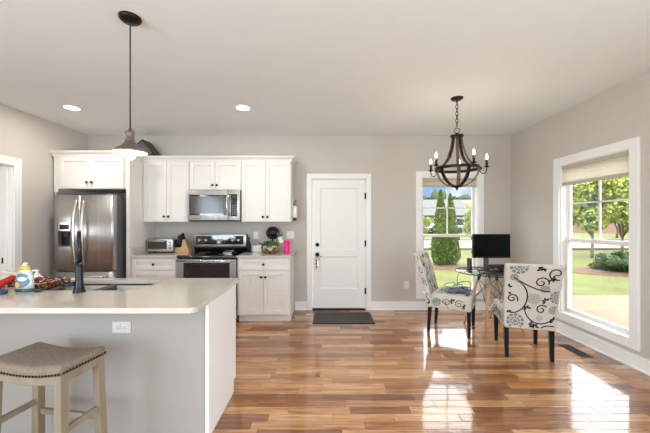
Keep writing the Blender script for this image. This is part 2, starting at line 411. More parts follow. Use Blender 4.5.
# ------------------------------------------------------------------ room shell
XL, XR, YB, HC = -3.717, 2.945, 4.96, 2.747
T = .14
DX0, DX1, DZ = atX(311.5, YB), atX(366.5, YB), atZ(178.5, YB)      # door opening in back wall
WX0, WX1 = atX(421.5, YB), atX(477.8, YB); WZ0, WZ1 = .27, 2.09     # back window opening
RY0, RY1 = 3.02, 3.93                                               # right window opening along Y
LY0, LY1, LZ = 2.92, 3.765, 2.06                                    # left doorway

struct(MB().box(XL - 2.2, XR + T, REAR_Y - T, YB + T, -.12, 0).build('floor', 'floor'))
struct(MB().box(XL - 2.2, XR + .45, REAR_Y - .9, YB + .4, HC, HC + .25).build('ceiling', 'ceil'))
w = MB()
w.box(XL - 2.2, DX0, YB, YB + T, 0, HC).box(DX0, DX1, YB, YB + T, DZ, HC).box(DX1, WX0, YB, YB + T, 0, HC)
w.box(WX0, WX1, YB, YB + T, 0, WZ0).box(WX0, WX1, YB, YB + T, WZ1, HC).box(WX1, XR + T, YB, YB + T, 0, HC)
struct(w.build('wall_back', 'wall'))
w = MB()
w.box(XR, XR + T, REAR_Y, -2.75, 0, HC).box(XR, XR + T, -2.75, -.05, 2.4, HC).box(XR, XR + T, -2.75, -.05, 0, .03).box(XR, XR + T, -.05, RY0, 0, HC).box(XR, XR + T, RY1, YB, 0, HC).box(XR, XR + T, RY0, RY1, 0, WZ0).box(XR, XR + T, RY0, RY1, WZ1, HC)  # includes an unseen opening added for the right fill light
struct(w.build('wall_right', 'wall'))
w = MB()
w.box(XL - T, XL, REAR_Y, -2.85, 0, HC).box(XL - T, XL, -2.85, -.35, 0, .25).box(XL - T, XL, -2.85, -.35, 2.35, HC).box(XL - T, XL, -.35, LY0, 0, HC).box(XL - T, XL, LY1, YB, 0, HC).box(XL - T, XL, LY0, LY1, LZ, HC)  # includes an unseen opening added for the left fill light
struct(w.build('wall_left', 'wall'))
w = MB()      # unseen wall behind the camera; window added for the rear fill light
xs = [(-3.05, -.15)]
prev = XL - 2.2
for a, b in xs:
    w.box(prev, a, REAR_Y - T, REAR_Y, 0, HC); w.box(a, b, REAR_Y - T, REAR_Y, 0, .25); w.box(a, b, REAR_Y - T, REAR_Y, 2.25, HC); prev = b
w.box(prev, XR + T, REAR_Y - T, REAR_Y, 0, HC)
struct(w.build('wall_rear', 'wall'))
struct(MB().box(XL - 2.2 - T, XL - 2.2, REAR_Y - T, YB + T, 0, HC).build('wall_hallway', 'wall'))
for i, (a, b) in enumerate(xs):
    k = thing('window_%d' % (i + 3), ((a + b) / 2, REAR_Y, .25), None, None); struct(k)  # unseen window frame added around the rear fill light
    f = MB(); y0, y1 = REAR_Y - .09, REAR_Y - .04
    for (p, q, r, s_) in ((a, a + .06, .25, 2.25), (b - .06, b, .25, 2.25), (a, b, .25, .31), (a, b, 2.19, 2.25), ((a + b) / 2 - .03, (a + b) / 2 + .03, .25, 2.25)):
        f.box(p, q, y0, y1, r, s_)
    f.build('window_frame', 'trim', k)

# baseboards
def baseb(name, segs, axis):
    m = MB()
    for a, b in segs:
        if axis == 'back': m.box(a, b, YB - .016, YB, 0, .135, .003); m.box(a, b, YB - .026, YB - .014, 0, .018, .003)
        elif axis == 'right': m.box(XR - .016, XR, a, b, 0, .135, .003); m.box(XR - .026, XR - .014, a, b, 0, .018, .003)
        else: m.box(XL, XL + .016, a, b, 0, .135, .003)
    struct(m.build(name, 'trim'))
CW = .092   # casing width
baseb('baseboard_back', [(-.455, DX0 - .075), (DX1 + .075, XR)], 'back')
baseb('baseboard_right', [(0, YB - .016)], 'right')
baseb('baseboard_left', [(REAR_Y, LY0 - CW), (LY1 + CW, 4.1)], 'left')

# ------------------------------------------------------------------ windows (back and right share one design)
def window(name, w0, w1, P, Lb):
    """w0..w1 opening along the wall, P(u, d, z) maps to the room; d = 0 at wall face, + into the wall"""
    root = thing(name, P((w0 + w1) / 2, 0, 0), None, None); struct(root)
    root.location = (P((w0 + w1) / 2, 0, 0)[0], P((w0 + w1) / 2, 0, 0)[1], WZ0)
    def bx(m, u0, u1, d0, d1, z0, z1, bev=.003):
        a = P(u0, d0, z0); b = P(u1, d1, z1); m.box(a[0], b[0], a[1], b[1], a[2], b[2], bev)
    c = MB(); k = CW
    bx(c, w0 - k, w0 + .004, -.022, 0, WZ0 - k, WZ1 + k); bx(c, w1 - .004, w1 + k, -.022, 0, WZ0 - k, WZ1 + k)
    bx(c, w0, w1, -.022, 0, WZ1 - .004, WZ1 + k); bx(c, w0, w1, -.022, 0, WZ0 - k, WZ0 + .004)
    c.build('casing', 'trim', root)
    j = MB()
    bx(j, w0, w0 + .014, 0, T, WZ0, WZ1); bx(j, w1 - .014, w1, 0, T, WZ0, WZ1); bx(j, w0, w1, 0, T, WZ1 - .014, WZ1); bx(j, w0, w1, 0, T, WZ0, WZ0 + .014)
    j.build('jamb', 'trim', root)
    zm = 1.165
    def sash(nm, z0, z1, d0, muntins):
        s_ = MB(); a, b = w0 + .014, w1 - .014; f = .038
        bx(s_, a, a + f, d0, d0 + .032, z0, z1); bx(s_, b - f, b, d0, d0 + .032, z0, z1)
        bx(s_, a + f, b - f, d0, d0 + .032, z0, z0 + .045); bx(s_, a + f, b - f, d0, d0 + .032, z1 - .045, z1)
        o = s_.build(nm, 'white', root)
        if muntins:
            q = MB(); mid = (a + b) / 2; zz = (z0 + z1) / 2
            bx(q, mid - .009, mid + .009, d0 + .006, d0 + .024, z0 + .04, z1 - .04, 0); bx(q, a + f, b - f, d0 + .006, d0 + .024, zz - .009, zz + .009, 0)
            q.build('muntin', 'white', o)
        gq = MB(); bx(gq, a + f - .005, b - f + .005, d0 + .013, d0 + .017, z0 + .04, z1 - .04, 0); gq.build('pane', 'glass', o)
        return o
    sash('upper_sash', zm - .02, WZ1 - .014, .085, True)
    lo = sash('lower_sash', WZ0 + .014, zm + .025, .05, False)
    lk = MB(); mid = (w0 + w1) / 2; bx(lk, mid - .03, mid + .03, .035, .052, zm + .018, zm + .034); lk.build('sash_lock', 'white', lo)
    # cellular shade
    zb = 1.935 if Lb[2] else 1.835
    sh = thing('cellular_shade', (root.location[0], root.location[1], zb), Lb[0], 'window shade', 'cellular window shades')
    h = MB(); bx(h, w0 + .016, w1 - .016, .008, .045, WZ1 - .055, WZ1 - .015); h.build('head_rail', 'blindr', sh)
    h = MB(); bx(h, w0 + .018, w1 - .018, .008, .045, zb, zb + .035); h.build('bottom_rail', 'blindr', sh)
    h = MB(); k = 0; z = zb + .035; nrow = max(3, int((WZ1 - .055 - z) / .019)); dz = (WZ1 - .055 - z) / nrow
    for i in range(nrow):
        z0 = z + i * dz; z1 = z0 + dz; zc = (z0 + z1) / 2
        for d0, dm in ((.016, .0145), (.038, .0395)):
            h.quad(P(w0 + .02, d0, z0), P(w1 - .02, d0, z0), P(w1 - .02, dm, zc), P(w0 + .02, dm, zc))
            h.quad(P(w0 + .02, dm, zc), P(w1 - .02, dm, zc), P(w1 - .02, d0, z1), P(w0 + .02, d0, z1))
    h.build('pleated_fabric', 'blind', sh)
    return root
window('window_1', WX0, WX1, lambda u, d, z: (u, YB + d, z), ('narrow raised beige cellular shade in the window behind the table', 0, 1))
window('window_2', RY0, RY1, lambda u, d, z: (XR + d, u, z), ('deep beige cellular shade at the top of the right wall window', 0, 0))

# ------------------------------------------------------------------ exterior door
dr = struct(thing('door_1', ((DX0 + DX1) / 2, YB, 0), None, None))
c = MB(); k = .073
c.box(DX0 - k, DX0 + .004, YB - .022, YB, 0, DZ + k, .003).box(DX1 - .004, DX1 + k, YB - .022, YB, 0, DZ + k, .003).box(DX0, DX1, YB - .022, YB, DZ - .004, DZ + k, .003)
c.build('casing', 'trim', dr)
c = MB(); c.box(DX0, DX0 + .016, YB, YB + T, 0, DZ).box(DX1 - .016, DX1, YB, YB + T, 0, DZ).box(DX0, DX1, YB, YB + T, DZ - .016, DZ)
c.build('jamb', 'trim', dr)
c = MB(); c.box(DX0 + .016, DX1 - .016, YB - .01, YB + T, 0, .022, .004); c.build('threshold', 'bronze', dr)
a, b, y0 = DX0 + .021, DX1 - .021, YB + .012
m = MB(); z0, z1 = .03, DZ - .02
st = .115
m.box(a, a + st, y0, y0 + .044, z0, z1, .001).box(b - st, b, y0, y0 + .044, z0, z1, .001)
zr = [(z0, z0 + .30), (atZ(256, YB) - .01, atZ(256, YB) + .095), (z1 - .125, z1)]
for p, q in zr: m.box(a + st, b - st, y0, y0 + .044, p, q)
for (p, q) in ((zr[0][1], zr[1][0]), (zr[1][1], zr[2][0])):
    m.box(a + st, b - st, y0 + .012, y0 + .03, p, q)
    # sloping sticking around each panel
    i0, i1, o_ = .0, .016, y0
    X0, X1 = a + st, b - st
    m.quad((X0, y0, p), (X1, y0, p), (X1 - i1, y0 + .011, p + i1), (X0 + i1, y0 + .011, p + i1))
    m.quad((X0, y0, q), (X1, y0, q), (X1 - i1, y0 + .011, q - i1), (X0 + i1, y0 + .011, q - i1))
    m.quad((X0, y0, p), (X0, y0, q), (X0 + i1, y0 + .011, q - i1), (X0 + i1, y0 + .011, p + i1))
    m.quad((X1, y0, p), (X1, y0, q), (X1 - i1, y0 + .011, q - i1), (X1 - i1, y0 + .011, p + i1))
slab = m.build('door_slab', 'door', dr)
kx, kz = atX(317.3, YB), atZ(254.5, YB)
m = MB(); m.lathe([(.03, 0), (.032, -.008), (.014, -.012), (.012, -.035), (.026, -.04), (.028, -.055), (.018, -.066), (.001, -.068)], (kx, y0, kz), 20, 'y'); m.build('door_knob', 'bronze', slab)
m = MB(); m.lathe([(.03, 0), (.032, -.008), (.02, -.016), (.001, -.018)], (kx, y0, atZ(244.8, YB)), 20, 'y'); m.build('deadbolt', 'bronze', slab)
for py in (196, 243.5, 291):
    z = atZ(py, YB); m = MB(); m.cyl((DX1 - .012, YB - .004, z - .05), (DX1 - .012, YB - .004, z + .05), .008, n=10); m.box(DX1 - .03, DX1 - .006, YB - .002, YB + .004, z - .045, z + .045); m.build('hinge', 'bronze', dr)
# keys hanging from the knob
ky = thing('key_bunch', (kx, y0 - .05, kz - .2), 'bunch of keys on a lanyard hanging from the white door knob', 'keys')
m = MB(); m.tube([(kx + .022 * cos(t), y0 - .045, kz - .012 + .032 * sin(t)) for t in [i * pi / 8 for i in range(16)]], .0022, 6, True); m.build('key_ring', 'steelh', ky)
m = MB(); m.tube([(kx - .01, y0 - .05, kz - .03), (kx - .022, y0 - .05, kz - .07), (kx - .005, y0 - .05, kz - .1), (kx - .008, y0 - .05, kz - .15)], .004, 6)
m.tube([(kx + .012, y0 - .05, kz - .01), (kx + .05, y0 - .052, kz - .03), (kx + .075, y0 - .05, kz - .035)], .004, 6)
m.tube([(kx + .01, y0 - .05, kz - .04), (kx + .035, y0 - .052, kz - .075), (kx + .05, y0 - .05, kz - .08)], .004, 6); m.build('lanyard', 'cable', ky)
for i, (dx, dz, ag) in enumerate([(-.01, -.09, .2), (.004, -.11, -.3), (-.015, -.14, .1), (.01, -.15, -.1), (-.004, -.185, .3)]):
    mx = Matrix.Translation((kx + dx, y0 - .056 - .004 * i, kz + dz)) @ Matrix.Rotation(ag, 4, 'Y')
    m = MB(); m.box(-.011, .011, -.0015, .0015, -.011, .011, .001, mx=mx).box(-.004, .004, -.001, .001, -.045, -.009, mx=mx); m.build('key', 'steelh' if i % 2 else 'bronze', ky)

# left doorway
dl = struct(thing('door_2', (XL, (LY0 + LY1) / 2, 0), None, None))
c = MB(); c.box(XL, XL + .022, LY0 - CW, LY0 + .004, 0, LZ + CW, .003).box(XL, XL + .022, LY1 - .004, LY1 + CW, 0, LZ + CW, .003).box(XL, XL + .022, LY0, LY1, LZ - .004, LZ + CW, .003); c.build('casing', 'trim', dl)
c = MB(); c.box(XL - T, XL, LY1 - .018, LY1, 0, LZ).box(XL - T, XL, LY0, LY0 + .018, 0, LZ).box(XL - T, XL, LY0, LY1, LZ - .018, LZ)
c.box(XL - .085, XL - .045, LY1 - .03, LY1 - .016, 0, LZ - .018).box(XL - .085, XL - .045, LY0 + .016, LY0 + .03, 0, LZ - .018); c.build('jamb', 'trim', dl)
zz = atZ(260.5, 3.76); c = MB(); c.box(XL - .118, XL - .092, LY1 - .0205, LY1 - .0175, zz - .035, zz + .035); c.build('strike_plate', 'bronze', dl)
# wooden door in the hallway standing open behind the wall
m = MB(); m.box(XL - T - .9, XL - T - .06, LY1 + .22, LY1 + .255, .01, 2.03, .002).box(XL - T - .8, XL - T - .16, LY1 + .212, LY1 + .22, .2, .95, .004).box(XL - T - .8, XL - T - .16, LY1 + .212, LY1 + .22, 1.1, 1.9, .004)
d3 = struct(m.build('door_3', 'door'))

# ------------------------------------------------------------------ cabinets
def knob(parent, x, y, z):
    m = MB(); m.lathe([(.007, 0), (.006, -.012), (.016, -.016), (.018, -.022), (.014, -.028), (.001, -.029)], (x, y, z), 14, 'y'); m.build('knob', 'black', parent)
def shaker(name, parent, x0, x1, z0, z1, y, rail=.057, bead=False, kn=None):
    g_ = .0022; x0 += g_; x1 -= g_; z0 += g_; z1 -= g_; t = .02
    m = MB(); m.box(x0, x0 + rail, y - t, y, z0, z1, .0012).box(x1 - rail, x1, y - t, y, z0, z1, .0012)
    rz = min(rail, (z1 - z0) * .28)
    m.box(x0 + rail, x1 - rail, y - t, y, z0, z0 + rz, .0012).box(x0 + rail, x1 - rail, y - t, y, z1 - rz, z1, .0012)
    if bead:
        wd = x1 - x0 - 2 * rail; k = max(3, round(wd / .03))
        for i in range(k):
            a = x0 + rail + wd * i / k; m.box(a + .001, a + wd / k - .001, y - t + .009, y - .002, z0 + rz, z1 - rz, .0015)
    m.box(x0 + rail - .001, x1 - rail + .001, y - t + .0125, y - .001, z0 + rz - .001, z1 - rz + .001)
    o = m.build(name, 'cab', parent)
    if kn: knob(o, kn[0], y - t, kn[1])
    return o
UY = 4.63      # upper cabinet face
UZ0, UZ1 = 1.385, 2.285
def upper(x0, x1, z0, xs, kz, lab, y=UY, z1=UZ1, edge=0, back=YB - .003):
    r = thing('wall_cabinet', ((x0 + x1) / 2, (y + YB) / 2, z0), lab, 'cabinet', 'white wall cabinets')
    m = MB(); m.box(x0, x1, y + .0005, back, z0, z1 + .025, .001); m.build('body', 'cab', r)
    a, mid, b = xs
    shaker('door', r, a, mid, z0 + .006, z1 - .012, y, kn=(mid - .033, kz)); shaker('door', r, mid, b, z0 + .006, z1 - .012, y, kn=(mid + .033, kz))
    return r
xa, xb, xc, xd = atX(143.6, UY), atX(189.8, UY), atX(241.5, UY), atX(291.3, UY)
upper(xa, xb - .001, UZ0, (xa + .004, atX(167.3, UY), xb - .006), atZ(216.7, UY), 'tall white shaker wall cabinet over the toaster oven, left of the microwave')
upper(xb, xc - .001, atZ(190.3, UY), (xb + .005, atX(215.4, UY), xc - .005), atZ(185.4, UY), 'short white shaker wall cabinet directly above the microwave')
upper(xc, xd, UZ0, (xc + .005, atX(265.6, UY), xd - .008), atZ(217, UY), 'tall white shaker wall cabinet above the plant, right of the microwave')
FY = 4.30
fx0, fx1 = atX(58.2, FY), atX(126, FY)
upper(fx0, fx1, atZ(189, FY), (fx0 + .02, atX(91, FY), fx1 - .02), atZ(182.6, FY), 'wide white shaker cabinet above the refrigerator', y=FY, edge=1)
# end panels around refrigerator
p = MB(); p.box(fx1 + .001, xa - .001, FY, YB - .003, 0, UZ1 + .025, .0015); tag(p.build('refrigerator_end_panel', 'cab'), 'tall white panel from floor to crown right of the refrigerator', 'cabinet panel')
p = MB(); p.box(fx0 - .06, fx0 - .001, FY, YB - .003, atZ(192, FY), UZ1 + .025, .0015).box(fx0 - .06, fx0 - .04, FY + .02, YB - .003, 0, atZ(192, FY)); tag(p.build('refrigerator_side_filler', 'cab'), 'narrow white filler strip between the left wall and the cabinet above the refrigerator', 'cabinet panel')
# crown moulding over all the cabinets
m = MB()
prof = [(0, 0), (.012, 0), (.014, .02), (.045, .055), (.048, .07), (0, .07)]
path = [(fx0 - .06, YB - .01, (-1, 0)), (fx0 - .06, FY, (-1, -1)), (xa, FY, (1, -1)), (xa, UY, (1, -1)), (xd, UY, (1, -1)), (xd, YB - .004, (1, 0))]
rings = []
zc = UZ1 - .005
for x, y, d in path:
    rings.append([Vector((x + d[0] * q, y + d[1] * q - .0, zc + h)) for q, h in prof])
m.ring_loft(rings, False)
m.box(fx0 - .06, xa, FY, YB - .01, zc + .055, zc + .069).box(xa, xd, UY, YB - .004, zc + .055, zc + .069)
struct(m.build('trim_1', 'cab'))
# light rail under... base cabinets
BY = 4.335; CZ = .925; ct = .032
bx0, bx1 = xa, atX(178, BY); cx0, cx1 = atX(237.3, BY), atX(290, BY)
def base(x0, x1, lab, doors):
    r = thing('base_cabinet', ((x0 + x1) / 2, (BY + YB) / 2, 0), lab, 'cabinet', 'white base cabinets')
    m = MB(); m.box(x0, x1, BY + .0005, YB - .003, .1, CZ - ct, .001).box(x0 + .002, x1 - .002, BY + .07, YB - .003, 0, .1); m.build('body', 'cab', r)
    zt = CZ - ct - .012
    shaker('drawer', r, x0 + .02, x1 - .02, zt - .155, zt, BY, rail=.04, kn=((x0 + x1) / 2, zt - .078))
    zd = zt - .165
    if doors == 2:
        mid = (x0 + x1) / 2; shaker('door', r, x0 + .02, mid, .115, zd, BY, bead=True, kn=(mid - .028, zd - .085)); shaker('door', r, mid, x1 - .02, .115, zd, BY, bead=True, kn=(mid + .028, zd - .085))
    else:
        shaker('drawer', r, x0 + .02, x1 - .02, zd - .3, zd, BY, kn=((x0 + x1) / 2, zd - .15)); shaker('drawer', r, x0 + .02, x1 - .02, .115, zd - .31, BY, kn=((x0 + x1) / 2, .25))
    return r
base(bx0, bx1 - .002, 'white base cabinet of drawers left of the range, mostly behind the island', 3)
base(cx0 + .002, cx1, 'white base cabinet with one drawer and two beadboard doors right of the range', 2)
o = MB().box(bx0, bx1, BY - .03, YB - .003, CZ - ct, CZ, .003).build('countertop', 'quartz', thing('left_counter', ((bx0 + bx1) / 2, YB - .3, CZ - ct), 'pale quartz counter left of the range holding toaster oven and knife block', 'countertop'))
MB().box(bx0 + .0005, bx0 + .018, BY - .01, YB - .003, CZ, CZ + .1, .002).build('side_splash', 'quartz', o.parent)
o.parent.name = 'wall_counter'
k = MB().box(cx0, cx1 + .028, BY - .03, YB - .003, CZ - ct, CZ, .003).build('wall_counter', 'quartz'); tag(k, 'pale quartz counter right of the range holding the plant and pink tumbler', 'countertop')

# ------------------------------------------------------------------ refrigerator
FF = 4.12
rx0, rx1 = atX(52.5, FF), atX(112.6, FF); rz1 = atZ(195, FF)
fr = thing('refrigerator', ((rx0 + rx1) / 2, FF + .4, 0), 'stainless steel french door refrigerator with water dispenser in a white surround', 'refrigerator')
m = MB(); m.box(rx0 + .015, rx1 - .004, FF + .085, YB - .06, .02, rz1 - .012, .004); m.box(rx0 + .05, rx1 - .05, FF + .11, YB - .08, 0, .03); m.build('body', 'steeld', fr)
mid = atX(80.5, FF); zg = atZ(271, FF)
def fdoor(name, x0, x1, z0, z1, hole=None):
    m = MB(); yb = FF + .08
    def front(x):  # slightly bowed face
        t = (x - rx0) / (rx1 - rx0) * 2 - 1; return FF + .016 * t * t
    N = 14
    xs_ = [x0 + (x1 - x0) * i / N for i in range(N + 1)]
    if hole: xs_ = sorted(xs_ + [hole[0], hole[1]])
    for i in range(len(xs_) - 1):
        u, v = xs_[i], xs_[i + 1]
        if v - u < 1e-6: continue
        zs = [(z0, z1)]
        if hole and (u + v) / 2 > hole[0] and (u + v) / 2 < hole[1]: zs = [(z0, hole[2]), (hole[3], z1)]
        for a_, b_ in zs: m.quad((u, front(u), a_), (v, front(v), a_), (v, front(v), b_), (u, front(u), b_), smooth=True)
        m.quad((u, front(u), z1), (v, front(v), z1), (v, yb, z1), (u, yb, z1)); m.quad((u, front(u), z0), (v, front(v), z0), (v, yb, z0), (u, yb, z0))
    for u in (x0, x1): m.quad((u, front(u), z0), (u, yb, z0), (u, yb, z1), (u, front(u), z1))
    m.quad((x0, yb, z0), (x1, yb, z0), (x1, yb, z1), (x0, yb, z1))
    if hole:
        h0, h1, hz0, hz1 = hole; m.use('steel'); yi = FF + .06
    bmesh.ops.remove_doubles(m.b, verts=m.b.verts[:], dist=1e-5)
    return m.build(name, 'steel', fr)
hole = (atX(58, FF), atX(70.5, FF), atZ(246.5, FF), atZ(223, FF))
ld = fdoor('left_door', rx0, mid - .003, zg, rz1, hole)
rd = fdoor('right_door', mid + .003, rx1, zg, rz1)
fz = fdoor('freezer_drawer', rx0, rx1, .09, zg - .014)
m = MB(); h0, h1, z0, z1 = hole; zc_ = z0 + (z1 - z0) * .56
m.use('black'); m.box(h0, h1, FF + .058, FF + .07, z0, z1)
m.use('steeld'); m.box(h0 - .008, h0 + .003, FF - .002, FF + .06, z0 - .008, z1 + .008, .001).box(h1 - .003, h1 + .008, FF - .004, FF + .06, z0 - .008, z1 + .008, .001).box(h0, h1, FF - .002, FF + .06, z0 - .008, z0 + .006, .001)
m.use('steelh'); m.box(h0, h1, FF + .0, FF + .05, zc_ + .03, z1 + .008, .002)
m.use('black'); m.box(h0 + .02, h1 - .02, FF - .002, FF + .0, zc_ + .05, z1 - .02, 0); m.box(h0 + .045, h1 - .045, FF + .02, FF + .055, zc_ - .05, zc_ + .03, .004)
m.build('water_dispenser', None, ld)
for dd, cx_, sg in ((ld, atX(76.5, FF), 1), (rd, atX(84.2, FF), -1)):
    m = MB(); z0, z1 = atZ(266, FF), atZ(199, FF); pts = []
    N = 16
    for i in range(N + 1):
        t = i / N; z = z0 + (z1 - z0) * t; bow = sin(pi * t) ** .5
        pts.append((cx_ - sg * .012 * (bow - .5), FF + .012 - .062 * bow, z))
    m.tube(pts, .016, 10); m.build('handle', 'steelh', dd)
m = MB(); m.tube([(rx0 + .08, FF + .01, zg - .07), (rx0 + .1, FF - .04, zg - .07), (rx1 - .1, FF - .04, zg - .07), (rx1 - .08, FF + .01, zg - .07)], .012, 10); m.build('handle', 'steelh', fz)
for x in (rx0 + .06, rx1 - .06):
    m = MB(); m.box(x - .04, x + .04, FF + .03, FF + .17, rz1 - .012, rz1 + .018, .006); m.build('hinge_cover', 'steeld', fr)

# ------------------------------------------------------------------ range + microwave
gx0, gx1 = bx1 + .004, cx0 - .002; GY = 4.29
rg = thing('range', ((gx0 + gx1) / 2, GY + .3, 0), 'stainless and black freestanding electric range between the base cabinets', 'stove')
m = MB(); m.box(gx0 + .003, gx1 - .003, GY + .035, YB - .02, .04, CZ - .03, .002); m.box(gx0 + .03, gx1 - .03, GY + .08, YB - .05, 0, .05); m.build('body', 'black', rg)
m = MB(); m.box(gx0, gx1, GY - .005, YB - .09, CZ - .035, CZ - .001, .008, 2).box(gx0 + .004, gx1 - .004, GY + .01, YB - .1, CZ - .002, CZ + .004, .002)
m.build('cooktop', 'blackg', rg)
m = MB()
for (x, y, r) in ((-.19, .2, .1), (.19, .2, .085), (-.19, .44, .08), (.19, .44, .1)):
    m = MB(); cx_, cy_ = (gx0 + gx1) / 2 + x, GY + y; m.tube([(cx_ + r * cos(t), cy_ + r * sin(t), CZ + .0045) for t in [i * pi / 16 for i in range(32)]], .0012, 4, True); m.build('burner_ring', 'steeld', rg)
m = MB(); zt, zb_ = CZ - .05, .22
m.box(gx0 + .004, gx1 - .004, GY, GY + .034, zb_, zt, .004); od = m.build('oven_door', 'steel', rg)
m = MB(); m.box(gx0 + .09, gx1 - .09, GY - .003, GY, zb_ + .12, zt - .045, .001); m.build('oven_window', 'blackg', od)
m = MB(); m.box(gx0 + .12, gx1 - .12, GY - .004, GY - .003, zb_ + .15, zt - .06, 0); m.build('inner_glass', 'ovenwin', od)
m = MB(); m.tube([(gx0 + .02, GY - .05, zt - .015), (gx1 - .02, GY - .05, zt - .015)], .013, 12)
for x in (gx0 + .045, gx1 - .045): m.cyl((x, GY + .005, zt - .015), (x, GY - .05, zt - .015), .011, n=10)
m.build('oven_handle', 'steelh', od)
m = MB(); m.box(gx0 + .004, gx1 - .004, GY + .005, GY + .034, .06, zb_ - .008, .004); m.build('storage_drawer', 'steel', rg)
# backguard
bz1 = atZ(234, 4.87); b0, b1 = gx0 - .0, gx1 + .0
m = MB(); m.prism([(4.9, CZ), (YB - .012, CZ), (YB - .012, bz1), (4.875, bz1), (4.865, bz1 - .21)], b0, b1, 'x'); bgd = m.build('backguard', 'black', rg)
m = MB(); m.box(b0 + .002, b1 - .002, 4.852, 4.876, bz1 - .195, bz1 - .002, .006, 2); m.build('control_fascia', 'steel', bgd)
m = MB(); m.box(b0 + .03, b1 - .045, 4.848, 4.853, bz1 - .16, bz1 - .028, .001); m.build('control_glass', 'blackg', bgd)
zk = bz1 - .094
for px in (199.5, 206, 232.7, 238.3):
    x = atX(px, 4.84); m = MB(); m.use('steelh').lathe([(.03, 0), (.03, -.004), (.024, -.006), (.022, -.026), (.001, -.027)], (x, 4.848, zk), 18, 'y'); m.use('white').box(x - .004, x + .004, 4.812, 4.824, zk - .02, zk + .02, .001); m.build('knob', None, bgd)
m = MB(); m.box((b0 + b1) / 2 - .05, (b0 + b1) / 2 + .05, 4.8465, 4.848, zk - .015, zk + .02); m.build('clock_display', 'mwglass', bgd)
# rest on cooktop
m = MB(); m.box(atX(222.5, 4.5), atX(231.5, 4.5), 4.5, 4.62, CZ + .004, CZ + .022, .006, 2, fn=lambda x, y, z: (x, y, z + (y - 4.5) * .25)); tag(m.build('spoon_rest', 'steelh'), 'small silver spoon rest lying on the black cooktop', 'spoon rest')

MY = 4.545; mx0, mx1 = xb + .002, xc - .004; mz0, mz1 = UZ0 + .022, atZ(190.3, UY) - .002
mw = thing('microwave', ((mx0 + mx1) / 2, (MY + YB) / 2, mz0), 'stainless over-range microwave with black window under the short wall cabinet', 'microwave')
m = MB(); m.use('steeld').box(mx0, mx1, MY + .03, YB - .003, mz0, mz1, .002); m.use('black').box(mx0 + .01, mx1 - .01, MY + .03, YB - .05, mz0 - .014, mz0, .002); m.build('body', None, mw)
m = MB(); m.box(mx0, mx1 - .175, MY, MY + .03, mz0 + .002, mz1, .005, 2); md = m.build('microwave_door', 'steel', mw)
m = MB(); m.box(mx0 + .025, mx1 - .19, MY - .002, MY + .001, mz0 + .075, mz1 - .07, .001); wp = m.build('window', 'blackg', md)
m = MB(); m.box(mx0 + .05, mx1 - .235, MY - .0035, MY - .002, mz0 + .1, mz1 - .095); m.build('window_mesh', 'mwglass', wp)
hx = mx1 - .165; m = MB(); z0, z1 = mz0 + .07, mz1 - .065
m.tube([(hx + .012 - .02 * sin(pi * i / 12), MY + .0 - .05 * sin(pi * i / 12) ** .6, z0 + (z1 - z0) * i / 12) for i in range(13)], .013, 10); m.build('handle', 'steelh', md)
m = MB(); m.use('steel').box(mx1 - .173, mx1, MY, MY + .03, mz0 + .002, mz1, .005, 2); m.build('side_trim', None, mw)
m = MB(); m.box(mx1 - .13, mx1 - .035, MY - .002, MY + .001, mz0 + .06, mz1 - .06, .001); cp = m.build('control_panel', 'blackg', mw)
m = MB(); m.box(mx1 - .115, mx1 - .05, MY - .003, MY - .002, mz1 - .115, mz1 - .085); m.build('clock_display', 'mwglass', cp)
for i in range(5):
    for j in range(3):
        m = MB(); x = mx1 - .11 + j * .026; z = mz0 + .085 + i * .03; m.box(x, x + .018, MY - .003, MY - .002, z, z + .017); m.build('button', 'steeld', cp)

# ------------------------------------------------------------------ things on the back counters
CZt = CZ + .001
tx0, tx1, ty = atX(146.5, 4.66), atX(173, 4.66), 4.66
to = thing('toaster_oven', ((tx0 + tx1) / 2, ty + .1, CZt), 'silver toaster oven on the left counter beside the white panel', 'toaster oven')
m = MB(); m.use('steel').box(tx0, tx1, ty, ty + .22, CZt + .02, CZt + .205, .012, 2); m.use('black')
for x in (tx0 + .03, tx1 - .03):
    for y in (ty + .03, ty + .19): m.cyl((x, y, CZt), (x, y, CZt + .022), .012, n=10)
m.build('body', None, to)
m = MB(); m.box(tx0 + .015, tx1 - .09, ty - .006, ty, CZt + .06, CZt + .185, .002); td = m.build('glass_door', 'mwglass', to)
m = MB(); m.tube([(tx0 + .03, ty - .03, CZt + .175), (tx1 - .105, ty - .03, CZt + .175)], .006, 8)
for x in (tx0 + .035, tx1 - .11): m.cyl((x, ty - .004, CZt + .175), (x, ty - .03, CZt + .175), .005, n=8)
m.build('handle', 'steelh', td)
for z in (.075, .115, .155):
    m = MB(); m.lathe([(.013, 0), (.012, -.014), (.001, -.015)], (tx1 - .042, ty, CZt + z), 14, 'y'); m.build('dial', 'steeld', to)
m = MB(); m.box(tx0 + .02, tx1 - .02, ty - .004, ty + .001, CZt + .026, CZt + .05, .001); m.build('crumb_tray', 'steelh', to)

